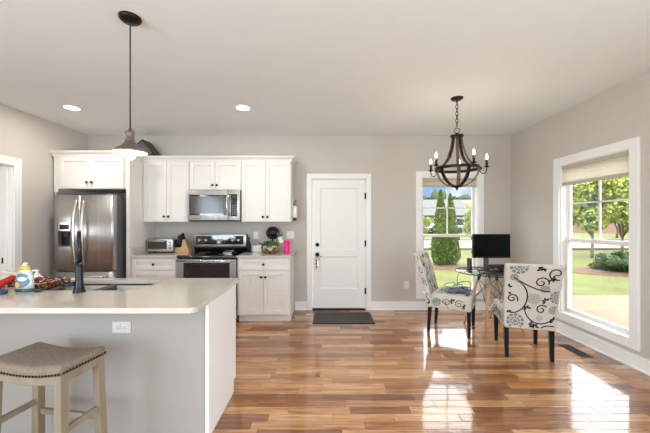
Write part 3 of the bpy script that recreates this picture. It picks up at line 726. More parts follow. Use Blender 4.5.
kx_ = -2.118
kb = thing('knife_block', (kx_, 4.78, CZt), 'light wooden knife block full of black handled knives left of the range', 'knife block')
m = MB(); m.prism([(kx_ - .115, CZt), (kx_ + .1, CZt), (kx_ + .025, CZt + .2), (kx_ + .0, CZt + .19), (kx_ - .02, CZt + .08), (kx_ - .115, CZt + .075)], 4.72, 4.84, 'y'); m.build('block', 'blockwood', kb)
dirv = Vector((-.3, 0, .95)).normalized()
for i in range(4):
    for j in range(2):
        p = Vector((kx_ - .055 + .018 * i, 4.745 + .06 * j, CZt + .085 + .03 * i)); m = MB()
        L_ = .105 + .015 * ((i * 2 + j) % 3); m.tube([p - dirv * .01, p + dirv * L_ * .3, p + dirv * L_ * .85, p + dirv * L_], [.012, .015, .019, .011], 8); m.build('knife_handle', 'black', kb)
for j in range(3):
    p = Vector((kx_ - .095 + .012 * j, 4.74 + .04 * j, CZt + .07)); m = MB(); m.tube([p, p + Vector((-.01, 0, .11))], [.013, .017], 8); m.build('knife_handle', 'black', kb)

bx_ = atX(249, 4.8); m = MB().use('black').lathe([(.001, 0), (.027, 0), (.03, .005), (.03, .12), (.026, .145), (.012, .17), (.011, .21), (.014, .212), (.014, .228), (.001, .229)], (bx_, 4.8, CZt), 20)
tag(m.build('oil_bottle', None), 'slim black bottle on the counter just right of the range', 'bottle')
m = MB(); m.box(atX(252, 4.84), atX(261.5, 4.84), 4.84, 4.92, CZt, CZt + .1, .006, 2); tag(m.build('storage_canister', 'white'), 'low white box behind the black bottle on the right counter', 'box')

# planter
px_, py_ = atX(270.5, 4.66), 4.66
pt = thing('planter', (px_, py_, CZt), 'round mosaic planter of succulents on the right counter', 'potted plant')
m = MB(); m.lathe([(.001, 0), (.08, 0), (.12, .03), (.142, .075), (.135, .11), (.125, .118), (.115, .108), (.001, .1)], (px_, py_, CZt), 28); m.build('bowl', 'bowl', pt)
rnd = random.Random(3)
for i in range(15):
    cx_, cy_ = px_ + rnd.uniform(-.11, .08) * 1.0, py_ + rnd.uniform(-.09, .03); m = MB()
    for k in range(11):
        a = rnd.uniform(0, 2 * pi); el = rnd.uniform(.3, 1.4); L_ = rnd.uniform(.05, .105); d = Vector((cos(a) * cos(el), sin(a) * cos(el), sin(el)))
        p = Vector((cx_, cy_, CZt + .1)); m.tube([p, p + d * L_ * .5, p + d * L_], [.007, .011, .001], 5)
    m.build('succulent', 'leaf' if i % 3 else 'leafd', pt)
# black round ornament behind planter (hat-like disc on stand)
ox, oy = atX(272.8, 4.86), 4.86
orn = thing('round_ornament', (ox, oy, CZt), 'black round ornament standing behind the succulent planter', 'ornament')
m = MB(); zc_ = atZ(233, 4.86)
m.tube([(ox + .082 * cos(t), oy, zc_ + .078 * sin(t)) for t in [i * pi / 16 for i in range(32)]], .022, 8, True); m.build('rim', 'black', orn)
m = MB(); m.lathe([(.001, -.02), (.04, -.018), (.07, -.005), (.08, .01), (.001, .014)], (ox, oy, zc_), 24, 'y'); m.build('disc', 'black', orn)
m = MB(); m.cyl((ox, oy, CZt + .015), (ox, oy, zc_ - .07), .01, n=10).lathe([(.001, 0), (.05, 0), (.05, .01), (.01, .018), (.001, .018)], (ox, oy, CZt), 20); m.build('stand', 'black', orn)
tgx = atX(281, 4.62)
m = MB(); m.box(-.028, .028, -.001, .001, -.045, .045, .0008, mx=Matrix.Translation((tgx, 4.575, atZ(240, 4.6))) @ Matrix.Rotation(-.45, 4, 'Y'))
m.tube([(tgx - .02, 4.576, atZ(236.5, 4.6)), (tgx - .035, 4.6, atZ(240, 4.6)), (px_ + .04, 4.62, CZt + .113)], .0015, 5)
tgo = tag(m.build('gift_tag', 'paper'), 'blank white card tag tied on the succulent planter', 'tag')
m = MB()
for k, (dx, dz) in enumerate(((0, 0), (.03, .02), (-.02, .03))):
    m.sphere((atX(279, 4.66) + dx, 4.7, atZ(236, 4.66) + dz), .022, 8, (1.2, .6, .7), .4)
m.cyl((atX(279, 4.66), 4.7, atZ(237, 4.66)), (px_ + .03, 4.69, CZt + .1), .003, n=6); tag(m.build('sprig', 'leaf'), 'pale green sprig poking up by the black ornament', 'sprig')
ux = atX(286.8, 4.6)
tb = thing('tumbler', (ux, 4.6, CZt), 'hot pink plastic tumbler at the right end of the counter', 'tumbler')
m = MB(); m.lathe([(.001, 0), (.042, 0), (.043, .01), (.045, .17), (.001, .17)], (ux, 4.6, CZt), 22); m.build('cup', 'pink', tb)
m = MB(); m.lathe([(.001, .17), (.047, .17), (.047, .182), (.043, .188), (.001, .188)], (ux, 4.6, CZt), 22); m.build('lid', 'pink', tb)

# holder on the cabinet end
hx0 = xd + .002
hd = thing('hanging_holder', (hx0, 4.78, atZ(217, 4.7)), 'white holder with grey clips hung on the end of the right wall cabinet', 'holder')
m = MB(); m.box(hx0, hx0 + .012, 4.68, 4.9, atZ(220, 4.7), atZ(198, 4.7), .003).box(hx0 + .012, hx0 + .072, 4.7, 4.88, atZ(218, 4.7), atZ(206, 4.7), .018, 3); m.build('tray', 'white', hd)
m = MB(); m.box(-.018, .018, -.03, .03, -.042, .042, .006, 2, mx=Matrix.Translation((hx0 + .04, 4.75, atZ(202.5, 4.7))) @ Matrix.Rotation(.35, 4, 'Y')); m.build('upper_clip', 'steeld', hd)
m = MB(); m.box(hx0 + .012, hx0 + .06, 4.7, 4.8, atZ(220.5, 4.7), atZ(218, 4.7), .004); m.build('lower_clip', 'black', hd)

# outlets / switches
def plate(name, x, z, w_, h_, y, lab, cat, gangs, horiz=False):
    r = thing(name, (x, y, z - h_ / 2), lab, cat)
    m = MB(); m.box(x - w_ / 2, x + w_ / 2, y - .006, y, z - h_ / 2, z + h_ / 2, .002); pl = m.build('cover_plate', 'white', r)
    for gx in gangs:
        if cat == 'switch':
            m = MB(); m.box(x + gx - .016, x + gx + .016, y - .01, y - .006, z - .033, z + .033, .002); m.build('rocker', 'trim', r)
        else:
            for q in (-.02, .02):
                ax_, az_ = (x + q, z) if horiz else (x + gx, z + q)
                m = MB(); m.use('trim').box(ax_ - .015, ax_ + .015, y - .009, y - .005, az_ - .015, az_ + .015, .004, 2)
                m.use('black')
                for d in (-.005, .005):
                    if horiz: m.box(ax_ - .004, ax_ + .004, y - .0095, y - .0085, az_ + d - .0012, az_ + d + .0012)
                    else: m.box(ax_ + d - .0012, ax_ + d + .0012, y - .0095, y - .0085, az_ - .002, az_ + .006)
                m.build('socket', None, r)
    return r
plate('outlet', atX(256, YB), atZ(235.5, YB), .075, .118, YB, 'white outlet on the wall above the white box between range and plant', 'outlet', (0,))
plate('light_switch', atX(290.3, YB), atZ(235, YB), .118, .118, YB, 'white double light switch on the wall above the pink tumbler', 'switch', (-.024, .024))
plate('outlet', atX(406.4, YB), atZ(284.7, YB), .075, .118, YB, 'white outlet low on the wall between the door and the window', 'outlet', (0,))

# ceiling canopy item on top of the cabinets
m = MB(); zt = zc + .07
fr_ = thing('leaning_tray', (atX(146, 4.7), 4.75, zt), 'dark framed tray leaning on top of the cabinets behind the pendant', 'tray')
mx = Matrix.Translation((atX(147.2, 4.72), 4.78, zt + .1)) @ Matrix.Rotation(R(-38), 4, 'Y')
m.box(-.07, .055, -.12, .12, -.105, .14, .004, mx=mx); 
m.build('back_board', 'greycloth', fr_)
m = MB(); m.box(.055, .072, -.125, .125, -.118, .15, .003, mx=mx).box(-.07, .055, -.125, .125, .14, .15, .003, mx=mx); m.build('rim', 'black', fr_)
m = MB(); m.sphere(tuple(mx @ Vector((-.03, -.124, .04))), .012, 10, (1, .4, 1)); m.build('silver_boss', 'steelh', fr_)

# ------------------------------------------------------------------ island
IZ = .91; IX = -.735; IY0, IY1 = 1.74, 2.67; PY = 2.02
ib = thing('kitchen_island', (-2.2, 2.35, 0), 'white painted island base under the cream quartz top', 'kitchen island')
IXL = -3.1
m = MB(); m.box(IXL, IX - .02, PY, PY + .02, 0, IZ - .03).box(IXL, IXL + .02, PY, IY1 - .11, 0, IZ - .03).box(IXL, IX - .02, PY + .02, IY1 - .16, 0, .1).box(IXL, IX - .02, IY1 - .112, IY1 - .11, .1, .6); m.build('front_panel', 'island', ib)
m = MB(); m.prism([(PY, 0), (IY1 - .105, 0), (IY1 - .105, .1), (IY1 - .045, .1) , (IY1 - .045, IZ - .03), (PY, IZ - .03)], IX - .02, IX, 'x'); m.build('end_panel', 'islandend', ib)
m = MB(); m.box(IX - .022, IX + .001, PY - .012, PY + .002, 0, IZ - .03, .001); m.build('corner_trim', 'cab', ib)
w_ = .58; x = IX - .03
i = 0
while x - w_ > IXL:
    kn = x - w_ + .05
    m = MB(); m.box(x - w_ + .002, x - .002, IY1 - .11, IY1 - .09, .115, IZ - .045, .002); d_ = m.build('door', 'cab', ib)
    m = MB(); m.box(x - w_ + .06, x - .06, IY1 - .09, IY1 - .088, .175, IZ - .105, .0005); m.build('door_inset', 'cab', d_)
    x -= w_ + .003
# island outlet
r = plate('outlet', atX(122, PY), atZ(327, PY), .118, .073, PY - .0005, 'white outlet set sideways in the island panel', 'outlet', (0,), True)
for q in list(COL.objects):
    if q.parent == r and q.name.startswith('cover_plate'): q.data.materials[0] = M['plate']
    if q.parent == r and q.name.startswith('socket'): q.data.materials[0] = M['plate']
# countertop with sink cutout
SX0, SX1, SY0, SY1 = -2.1, -1.30, 2.185, 2.575
ic = thing('island_countertop', (-1.9, 2.2, IZ - .03), 'cream quartz island countertop with undermount sink cutout', 'countertop')
def rrect(x0, x1, y0, y1, rs, n=8):
    P_ = []
    for (cx_, cy_, a0, r_) in ((x1 - rs[0], y1 - rs[0], 0, rs[0]), (x0 + rs[1], y1 - rs[1], 90, rs[1]), (x0 + rs[2], y0 + rs[2], 180, rs[2]), (x1 - rs[3], y0 + rs[3], 270, rs[3])):
        for i in range(n + 1):
            a = R(a0 + 90 * i / n); P_.append((cx_ + r_ * cos(a), cy_ + r_ * sin(a)))
    return P_
def top_with_hole(name, x0, x1, y0, y1, rs, inner, z0, z1, key, parent):
    t = bmesh.new(); ov = rrect(x0, x1, y0, y1, rs)
    def loop(pts, z):
        vs = [t.verts.new((p[0], p[1], z)) for p in pts]
        return vs, [t.edges.new((vs[i], vs[(i + 1) % len(vs)])) for i in range(len(vs))]
    fz_ = {}
    for z in (z0, z1):
        a, ea = loop(ov, z); b, eb = loop(inner, z); bmesh.ops.triangle_fill(t, use_beauty=True, edges=ea + eb); fz_[z] = (a, b)
    for k in (0, 1):
        u, v = fz_[z0][k], fz_[z1][k]
        for i in range(len(u)): t.faces.new((u[i], u[(i + 1) % len(u)], v[(i + 1) % len(u)], v[i]))
    m = MB(); m.merge(t, False); return m.build(name, key, parent)
inner = rrect(SX0, SX1, SY0, SY1, (.05, .05, .1, .16))
top_with_hole('slab', IXL - .03, IX + .022, IY0, IY1, (.012, .012, .012, .04), inner, IZ - .03, IZ, 'quartz', ic)
# sink
sk = thing('kitchen_sink', ((SX0 + SX1) / 2, (SY0 + SY1) / 2, IZ - .23), 'stainless double bowl sink set under the island countertop', 'sink')
def bowl(x0, x1, rs, dep):
    m = MB(); rings = []
    for (ins, z) in ((-.014, IZ - .031), (.0, IZ - .033), (.006, IZ - .06), (.012, IZ - dep + .04), (.03, IZ - dep + .008), (.06, IZ - dep)):
        rings.append([Vector((p[0], p[1], z)) for p in rrect(x0 + ins, x1 - ins, SY0 - .006 + ins, SY1 + .006 - ins, [max(.02, q - ins * .5) for q in rs])])
    m.ring_loft(rings, True, False)
    f = m.b.faces.new([m.b.verts.new(p) for p in rings[-1]]); f.material_index = 0
    return m.build('bowl', 'sinksteel', sk)
dv = -1.71
b1_ = bowl(SX0 - .004, dv - .012, (.05, .05, .1, .05), .2); b2_ = bowl(dv + .012, SX1 + .004, (.05, .05, .05, .16), .2)
for b_, x in ((b1_, (SX0 + dv) / 2), (b2_, (SX1 + dv) / 2)):
    m = MB(); m.lathe([(.001, 0), (.04, 0), (.042, .004), (.03, .006), (.001, .005)], (x, (SY0 + SY1) / 2, IZ - .2), 18); m.build('drain', 'steelh', b_)
m = MB(); m.box(dv - .03, dv + .03, SY0 - .01, SY1 + .01, IZ - .05, IZ - .0405, .002); m.build('divider', 'sinksteel', sk)
# faucet
fx_, fy_ = atX(79.3, 2.13), 2.13
fc = thing('kitchen_faucet', (fx_, fy_, IZ), 'tall black gooseneck faucet standing in front of the island sink', 'faucet')
m = MB(); m.lathe([(.001, 0), (.037, 0), (.037, .006), (.031, .02), (.026, .05), (.0235, .09), (.022, .16), (.022, .2), (.0001, .2)], (fx_, fy_, IZ), 24); m.build('base', 'faucet', fc)
fd = Vector((-.614, .79, 0)).normalized(); fl_ = Vector((-.79, -.614, 0)); F0 = Vector((fx_, fy_, IZ))
m = MB(); pts = [F0 + Vector((0, 0, .19)), F0 + Vector((0, 0, .29))]
for i in range(13):
    a = pi * i / 12; pts.append(F0 + fd * (.095 - .095 * cos(a)) + Vector((0, 0, .29 + .115 * sin(a))))
pts.append(F0 + fd * .19 + Vector((0, 0, .25))); m.tube(pts, .0135, 14); m.build('gooseneck', 'faucet', fc)
m = MB(); m.tube([F0 + fd * .19 + Vector((0, 0, z)) for z in (.26, .22, .16, .145)], [.016, .019, .022, .019], 16); m.build('spray_head', 'faucet', fc)
m = MB(); u = Vector((0, 0, 1)); m.cyl(F0 + fl_ * .015 + u * .06, F0 + fl_ * .075 + u * .06, .015, n=12).tube([F0 + fl_ * .078 + u * .06, F0 + fl_ * .082 + u * .06, F0 + fl_ * .09 + u * .1], [.015, .016, .007], 10); m.build('lever', 'faucet', fc)
# air switch button
m = MB(); m.lathe([(.001, 0), (.024, 0), (.024, .004), (.018, .007), (.001, .008)], (atX(38.3, 2.15), 2.15, IZ), 20); tag(m.build('sink_button', 'bronze'), 'small dark round button set in the island top left of the faucet', 'button')

# dish soap
sx, sy = atX(24.8, 2.16), 2.16
ds = thing('dish_soap_bottle', (sx, sy, IZ), 'clear dish soap bottle with blue label and yellow collar on the island', 'soap bottle')
def oval_loft(m, prof, c, fx=1., fy=.5, n=24):
    m.ring_loft([[Vector((c[0] + r * cos(2 * pi * k / n) * fx, c[1] + r * sin(2 * pi * k / n) * fy, c[2] + h)) for k in range(n)] for r, h in prof])
m = MB(); m.use('soapblue'); oval_loft(m, [(.001, 0), (.058, 0), (.062, .006), (.062, .022)], (sx, sy, IZ)); m.use('soap'); oval_loft(m, [(.0622, .0215), (.062, .05), (.056, .1), (.048, .13), (.034, .155), (.026, .165), (.001, .166)], (sx, sy, IZ)); m.build('bottle', None, ds)
m = MB(); m.use('labelblue')
def lab(u, v, off=.0012):      # point on bottle's front surface
    h = v; r = .0625 - max(0, (h - .05)) * .17
    x = max(-1, min(1, u / r)); return Vector((sx + u, sy - r * .5 * math.sqrt(max(0, 1 - x * x)) - off, IZ + h))
def disc(m, cu, cv, ru, rv, off, n=20, k0=5):
    for a in range(k0):
        for i in range(n):
            q = []
            for (rr, ii) in ((a / k0, i), ((a + 1) / k0, i), ((a + 1) / k0, i + 1), (a / k0, i + 1)):
                t = 2 * pi * ii / n; q.append(lab(cu + ru * rr * cos(t), cv + rv * rr * sin(t), off))
            if a == 0: q = [q[0], q[1], q[2]]
            m.quad(*q)
disc(m, .0, .078, .052, .05, .0012); m.use('paper'); disc(m, .006, .088, .03, .014, .002); m.use('orange'); disc(m, -.022, .05, .02, .018, .0024)
m.build('front_label', None, ds)
m = MB(); oval_loft(m, [(.0335, .147), (.036, .15), (.034, .168), (.026, .176), (.001, .177)], (sx, sy, IZ), 1, .6); m.build('collar', 'yellow', ds)
m = MB(); m.lathe([(.001, .172), (.014, .172), (.013, .184), (.007, .187), (.006, .197), (.001, .198)], (sx, sy, IZ), 16).box(sx - .004, sx + .02, sy - .007, sy + .007, IZ + .186, IZ + .194, .002); m.build('cap', 'white', ds)
# white spray / pump bottle behind
wx, wy = atX(37, 2.38), 2.38
pb = thing('pump_bottle', (wx, wy, IZ), 'squat white pump bottle behind the dish soap', 'soap bottle')
m = MB(); m.lathe([(.001, 0), (.04, 0), (.042, .01), (.04, .05), (.02, .075), (.012, .08), (.001, .08)], (wx, wy, IZ), 20); m.build('bottle', 'white', pb)
m = MB(); m.lathe([(.001, .08), (.014, .08), (.014, .09), (.006, .093), (.006, .105), (.001, .105)], (wx, wy, IZ), 14).box(wx - .035, wx + .012, wy - .009, wy + .009, IZ + .103, IZ + .114, .003); m.build('pump', 'white', pb)
# cloths
def cloth(name, key, cx_, cy_, lx, ly, h, lab_, cat, seed, rot=0, rs=.03):
    t = bmesh.new(); bmesh.ops.create_uvsphere(t, u_segments=40, v_segments=20, radius=1)
    for v in t.verts:
        x, y, z = v.co; e = 2.4
        r = (abs(x) ** e + abs(y) ** e) ** (1 / e) if (x or y) else 0; q = math.hypot(x, y); k = q / r if r else 1
        x *= k; y *= k
        n_ = mnoise.noise(Vector((x * 1.6 + seed, y * 1.9, z * .5))) ; n2_ = mnoise.noise(Vector((x * 5 + seed, y * 4, 2)))
        zz = (.5 + .5 * z) ** (.8 if z > 0 else 1) * h * (1 + .7 * n_ + .28 * n2_) if z > -.2 else 0
        X_ = x * lx * (1 + .12 * n_); Y_ = y * ly * (1 + .15 * n_)
        v.co = Vector((cx_ + X_ * cos(rot) - Y_ * sin(rot), cy_ + X_ * sin(rot) + Y_ * cos(rot), IZ + max(0, zz)))
    m = MB(); m.merge(t, True); return tag(m.build(name, key), lab_, cat)
cloth('pot_holder', 'pattern', atX(47, 2.36), 2.36, .145, .12, .05, 'brown and red patterned pot holder heaped right of the dish soap', 'pot holder', 3, .15)
cloth('pot_holder', 'pattern', atX(9, 2.3), 2.37, .105, .075, .045, 'brown and red patterned pot holder heaped left of the dish soap', 'pot holder', 9, -.1)
cloth('kitchen_cloth', 'creamcloth', atX(-14, 2.42), 2.5, .16, .07, .065, 'cream cloth lying under the red one at the left edge', 'cloth', 5)
m = MB(); p0 = Vector((atX(-8, 2.2), 2.2, IZ + .02)); m.tube([p0, (atX(-2, 2.22), 2.22, IZ + .024), (atX(6, 2.24), 2.24, IZ + .055), (atX(12, 2.25), 2.26, IZ + .075), (atX(16, 2.25), 2.26, IZ + .075)], [.022, .026, .022, .02, .012], 10); tag(m.build('kitchen_cloth', 'redcloth'), 'bright red rolled cloth on the island left of the dish soap', 'cloth')
cloth('sponge', 'bluecloth', atX(-3, 2.08), 2.08, .06, .04, .028, 'dark blue sponge at the left edge of the island top', 'sponge', 12)

# ------------------------------------------------------------------ bar stool
ss = thing('bar_stool', (0, 0, 0), 'backless weathered wood bar stool with taupe saddle seat and nailheads', 'bar stool')
sw, sdp, sh_ = .46, .275, .66
def saddle(x, y, z): return (x, y, z + .05 * ((x / (sw / 2)) ** 2) * (z > .55) - .012 * (y / (sdp / 2)) ** 2 * (z > .62))
def spl(x, y, z): return (x * (1 + (.6 - z) * .14), y * (1 + (.6 - z) * .16), z)
zt = .575
def saddlef(x, y, z):
    k = .026 * (x / (sw / 2)) ** 2
    return (x, y, z + k - .010)
m = MB(); m.box(-sw / 2, sw / 2, -sdp / 2, sdp / 2, .605, .66, .022, 3, fn=saddlef, cuts=7, smooth=True); seat_o = m.build('seat_cushion', 'stoolfab', ss)
m = MB(); m.box(-sw / 2 + .008, sw / 2 - .008, -sdp / 2 + .008, sdp / 2 - .008, .565, .607, .003, fn=saddlef, cuts=7); m.build('seat_frame', 'stoolwood', ss)
m = MB()
per = []
n1, n2 = 24, 16
for i in range(n1): x = -sw / 2 + .012 + (sw - .024) * i / (n1 - 1); per += [(x, -sdp / 2, 0, -1), (x, sdp / 2, 0, 1)]
for i in range(1, n2): y = -sdp / 2 + sdp * i / n2; per += [(-sw / 2, y, -1, 0), (sw / 2, y, 1, 0)]
for (x, y, nx, ny) in per:
    q = saddlef(x, y, .617); m.sphere((q[0] + nx * .0, q[1] + ny * .0, q[2]), .0058, 6)
nl = m.build('nailhead_trim', 'nail', seat_o); nl['kind'] = 'stuff'; nl['label'] = 'row of dark nailheads'
for sx_ in (-1, 1):
    for sy_ in (-1, 1):
        x, y = sx_ * (sw / 2 - .03), sy_ * (sdp / 2 - .03); m = MB()
        m.box(x - .021, x + .021, y - .021, y + .021, 0, .585, .002, fn=spl, cuts=1); m.build('leg', 'stoolwood', ss)
def legpt(sx_, sy_, z): return Vector(spl(sx_ * (sw / 2 - .03), sy_ * (sdp / 2 - .03), z))
def bar(a, b, w__, h__, nm='stretcher'):
    m = MB(); d = (b - a); side = Vector((-d.y, d.x, 0)).normalized() * w__ / 2; up = Vector((0, 0, h__ / 2))
    m.ring_loft([[p + side + up, p - side + up, p - side - up, p + side - up] for p in (a, b)], False); m.build(nm, 'stoolwood', ss)
for s_ in (-1, 1):
    bar(legpt(s_, -1, .33), legpt(s_, 1, .33), .02, .03); bar(legpt(-1, s_, .27 if s_ > 0 else .2), legpt(1, s_, .27 if s_ > 0 else .2), .02, .03)
ss.location = (-1.505, 1.725, 0); ss.rotation_euler = (0, 0, R(-9))

# ------------------------------------------------------------------ patterned chairs
def make_chair():
    ch = thing('dining_chair', (0, 0, 0), None, None)
    def fl(z): return 1 + .10 * max(0, (z - .31) / .67)        # widening towards the top
    def bk(x, y, z):
        t = max(0, (z - .42) / .56); return (x * fl(z), y - .165 * t ** 1.3 - .02 * (t * t) * (1 - (x / .23) ** 2) * 0, z)
    m = MB(); m.box(-.228, .228, -.275, -.205, .305, .98, .022, 3, fn=bk, cuts=8, smooth=True)
    # pattern on the outer and inner face and side edges
    def surf_out(u, v): return Vector(bk(u, -.275, v)) + Vector((0, -.003, 0))
    def surf_in(u, v): return Vector(bk(u, -.205, v)) + Vector((0, .003, 0))
    def surf_side(u, v): return Vector(bk(.228, -.24 + u, v)) + Vector((.0018, 0, 0))
    def surf_side2(u, v): return Vector(bk(-.228, -.24 + u, v)) + Vector((-.0018, 0, 0))
    def ribbon(m, pts, w_, S_, lim):
        vs = []
        N = len(pts)
        for i, p in enumerate(pts):
            a = pts[max(0, i - 1)]; b = pts[min(N - 1, i + 1)]; dx, dy = b[0] - a[0], b[1] - a[1]; l = math.hypot(dx, dy) or 1
            ww = w_ * (.45 + .55 * sin(pi * min(1, (i + 1) / (N * .35)) / 2)) ; vs.append(((p[0] - dy / l * ww / 2, p[1] + dx / l * ww / 2), (p[0] + dy / l * ww / 2, p[1] - dx / l * ww / 2)))
        for i in range(N - 1):
            q = (vs[i][0], vs[i][1], vs[i + 1][1], vs[i + 1][0])
            if all(lim[0] <= c[0] <= lim[1] and lim[2] <= c[1] <= lim[3] for c in q): m.quad(*[S_(*c) for c in q])
    def spiral(cx_, cy_, r, a0, dirn, turns=1.6, tail=0):
        pts = []; N = 44
        for i in range(N + 1):
            t = i / N; a = a0 + dirn * 2 * pi * turns * (1 - t); rr = r * (.1 + .9 * t); pts.append((cx_ + rr * cos(a), cy_ + rr * sin(a)))
        return pts
    def flower(m, cx_, cy_, r, S_, lim, key):
        m.use(key)
        for a_, b_ in ((0, .22), (.32, .58), (.68, 1)):
            np_ = 10 if b_ > .3 else 6
            for k in range(np_ * 4):
                if b_ > .3 and k % 4 == 3: continue
                t0, t1 = 2 * pi * k / (np_ * 4), 2 * pi * (k + 1) / (np_ * 4)
                q = [(cx_ + r * a_ * cos(t0), cy_ + r * a_ * sin(t0)), (cx_ + r * b_ * cos(t0), cy_ + r * b_ * sin(t0)), (cx_ + r * b_ * cos(t1), cy_ + r * b_ * sin(t1)), (cx_ + r * a_ * cos(t1), cy_ + r * a_ * sin(t1))]
                if a_ == 0: q = q[:3]
                if all(lim[0] <= c[0] <= lim[1] and lim[2] <= c[1] <= lim[3] for c in q): m.quad(*[S_(*c) for c in q])
    def leaves(m, cx_, cy_, S_, lim, a0=0):
        m.use('print_dark')
        for k in range(4):
            a = a0 + k * 1.0; c_ = (cx_ + .022 * cos(a), cy_ + .022 * sin(a)); q = []
            for (l, w_) in ((-.019, 0), (0, -.011), (.019, 0), (0, .011)): q.append((c_[0] + l * cos(a) - w_ * sin(a), c_[1] + l * sin(a) + w_ * cos(a)))
            if all(lim[0] <= c[0] <= lim[1] and lim[2] <= c[1] <= lim[3] for c in q): m.quad(*[S_(*c) for c in q])
    def print_on(m, S_, lim, mir=1, oz=0, dense=True):
        cx0 = 0
        F = lambda u: u * mir
        def sp(u, v, r, a0, d, turns=1.5):
            m.use('print_dark'); ribbon(m, [(F(p[0]), p[1] + oz) for p in spiral(u, v, r, a0, d, turns)], .0115, S_, lim)
        def arc(pts):
            m.use('print_dark'); ribbon(m, [(F(p[0]), p[1] + oz) for p in pts], .0115, S_, lim)
        def fw(u, v, r, k): flower(m, F(u), v + oz, r, S_, lim, k)
        fw(-.12, .955, .075, 'print_blue'); fw(-.155, .845, .034, 'print_blue'); fw(.1, .735, .038, 'print_blue'); fw(.21, .655, .065, 'print_blue')
        fw(.02, .63, .055, 'print_grey'); fw(.195, .52, .042, 'print_blue'); fw(.08, .43, .03, 'print_grey'); fw(-.13, .385, .078, 'print_blue')
        sp(.17, .895, .085, 1.2, -1, 1.6); sp(.065, .80, .06, -.3, 1, 1.4); sp(-.16, .62, .05, -.6, 1, 1.5); sp(.09, .52, .05, .6, 1, 1.3)
        arc([(-.155 + .30 * t, .84 - .13 * sin(t * pi / 2)) for t in [i / 14 for i in range(15)]])
        arc([(-.16 + .125 * cos(a), .64 + .17 * sin(a)) for a in [R(80 - 180 * i / 24) for i in range(25)]])
        arc([(.085 + .135 * cos(a), .53 + .155 * sin(a)) for a in [R(165 + 195 * i / 28) for i in range(29)]])
        arc([(.17 + .1 * cos(a), .285 + .075 * sin(a)) for a in [R(10 + 160 * i / 16) for i in range(17)]])
        for (u, v, a) in ((.05, .93, .3), (.07, .95, 2), (-.2, .74, .2), (-.2, .69, 2.6), (.14, .845, 4.2), (-.03, .52, .4), (.04, .34, 0), (.2, .41, .6), (.12, .61, 1), (-.19, .50, 2.5), (.02, .36, 2)):
            leaves(m, F(u), v + oz, S_, lim, a)
    lim_b = (-.212, .212, .32, .968)
    print_on(m, surf_out, lim_b, 1); print_on(m, surf_in, lim_b, 1)
    for Sf in (surf_side, surf_side2):
        lim = (-.026, .026, .33, .96); print_on(m, Sf, lim, 1, .0)
        m.use('print_dark')
        for k in range(4):
            ribbon(m, [(.0 + .018 * cos(a) * (1 if k % 2 else -1), .92 - .16 * k + .05 * sin(a)) for a in [R(200 * i / 14) for i in range(15)]], .006, Sf, lim)
    m2 = m
    # first material slot must be the fabric
    m2.mats_fix = True
    for f in m2.b.faces: pass
    back = build_fab(m2, 'backrest', ch)
    def st(x, y, z):
        d = (1 - (x / .235) ** 4) * (1 - ((y) / .26) ** 4) if abs(x) < .235 and abs(y) < .26 else 0
        return (x, y, z + (.018 * max(0, d) if z > .47 else 0))
    m = MB(); m.box(-.232, .232, -.21, .255, .31, .485, .026, 3, fn=st, cuts=7, smooth=True)
    def top(u, v): return Vector(st(u, v, .485)) + Vector((0, 0, .0025))
    def frt(u, v): return Vector((u, .2568, v))
    def sdR(u, v): return Vector((.2338, u, v))
    def sdL(u, v): return Vector((-.2338, u, v))
    lim = (-.2, .2, -.18, .225); print_on(m, lambda u, v: top(u, v - .63), (-.2, .2, .45, .855), 1)
    for Sf in (frt, sdR, sdL):
        lim = (-.2, .22, .335, .46)
        m.use('print_dark')
        ribbon(m, spiral(.12, .395, .05, .5, 1, 1.5), .008, Sf, lim); ribbon(m, spiral(-.02, .4, .045, 3.4, -1, 1.4), .008, Sf, lim)
        ribbon(m, [(-.2 + .4 * t, .36 + .06 * sin(t * 7)) for t in [i / 30 for i in range(31)]], .007, Sf, lim)
        flower(m, -.14, .395, .05, Sf, lim, 'print_blue'); leaves(m, .05, .42, Sf, lim, 1); leaves(m, .19, .37, Sf, lim, 2)
    build_fab(m, 'seat', ch)
    for sx_ in (-1, 1):
        m = MB(); m.ring_loft([[Vector((sx_ * .2 + a * w_ / 2, .228 + b * w_ / 2, z)) for a, b in ((1, 1), (-1, 1), (-1, -1), (1, -1))] for w_, z in ((.044, .315), (.03, 0))], False); m.build('leg', 'legblack', ch)
        m = MB(); m.ring_loft([[Vector((sx_ * .2 + a * w_ / 2, yy + b * w_ / 2, z)) for a, b in ((1, 1), (-1, 1), (-1, -1), (1, -1))] for w_, yy, z in ((.044, -.225, .32), (.03, -.245, 0))], False); m.build('leg', 'legblack', ch)
    return ch
def build_fab(m, name, parent):
    mats = ['fabric'] + m.mats
    # faces built before the first use() carry index 0 too: separate by smooth flag of the upholstery
    for f in m.b.faces: f.material_index = 0 if f.smooth else f.material_index + 1
    # do not recalc normals of decals badly: plain build
    m.mats = mats
    return m.build(name, None, parent)
ch1 = make_chair()
tag(ch1, 'cream floral scroll chair seen from the side left of the table, cables on its seat', 'chair', 'floral print dining chairs')
ch2 = copy_tree(ch1)
tag(ch2, 'cream floral scroll chair with its back to the viewer, right of the table', 'chair', 'floral print dining chairs')
ch1.location = (1.640, 4.04, 0); ch1.rotation_euler = (0, 0, R(-122))
ch2.location = (2.14, 3.415, 0); ch2.rotation_euler = (0, 0, R(-17))

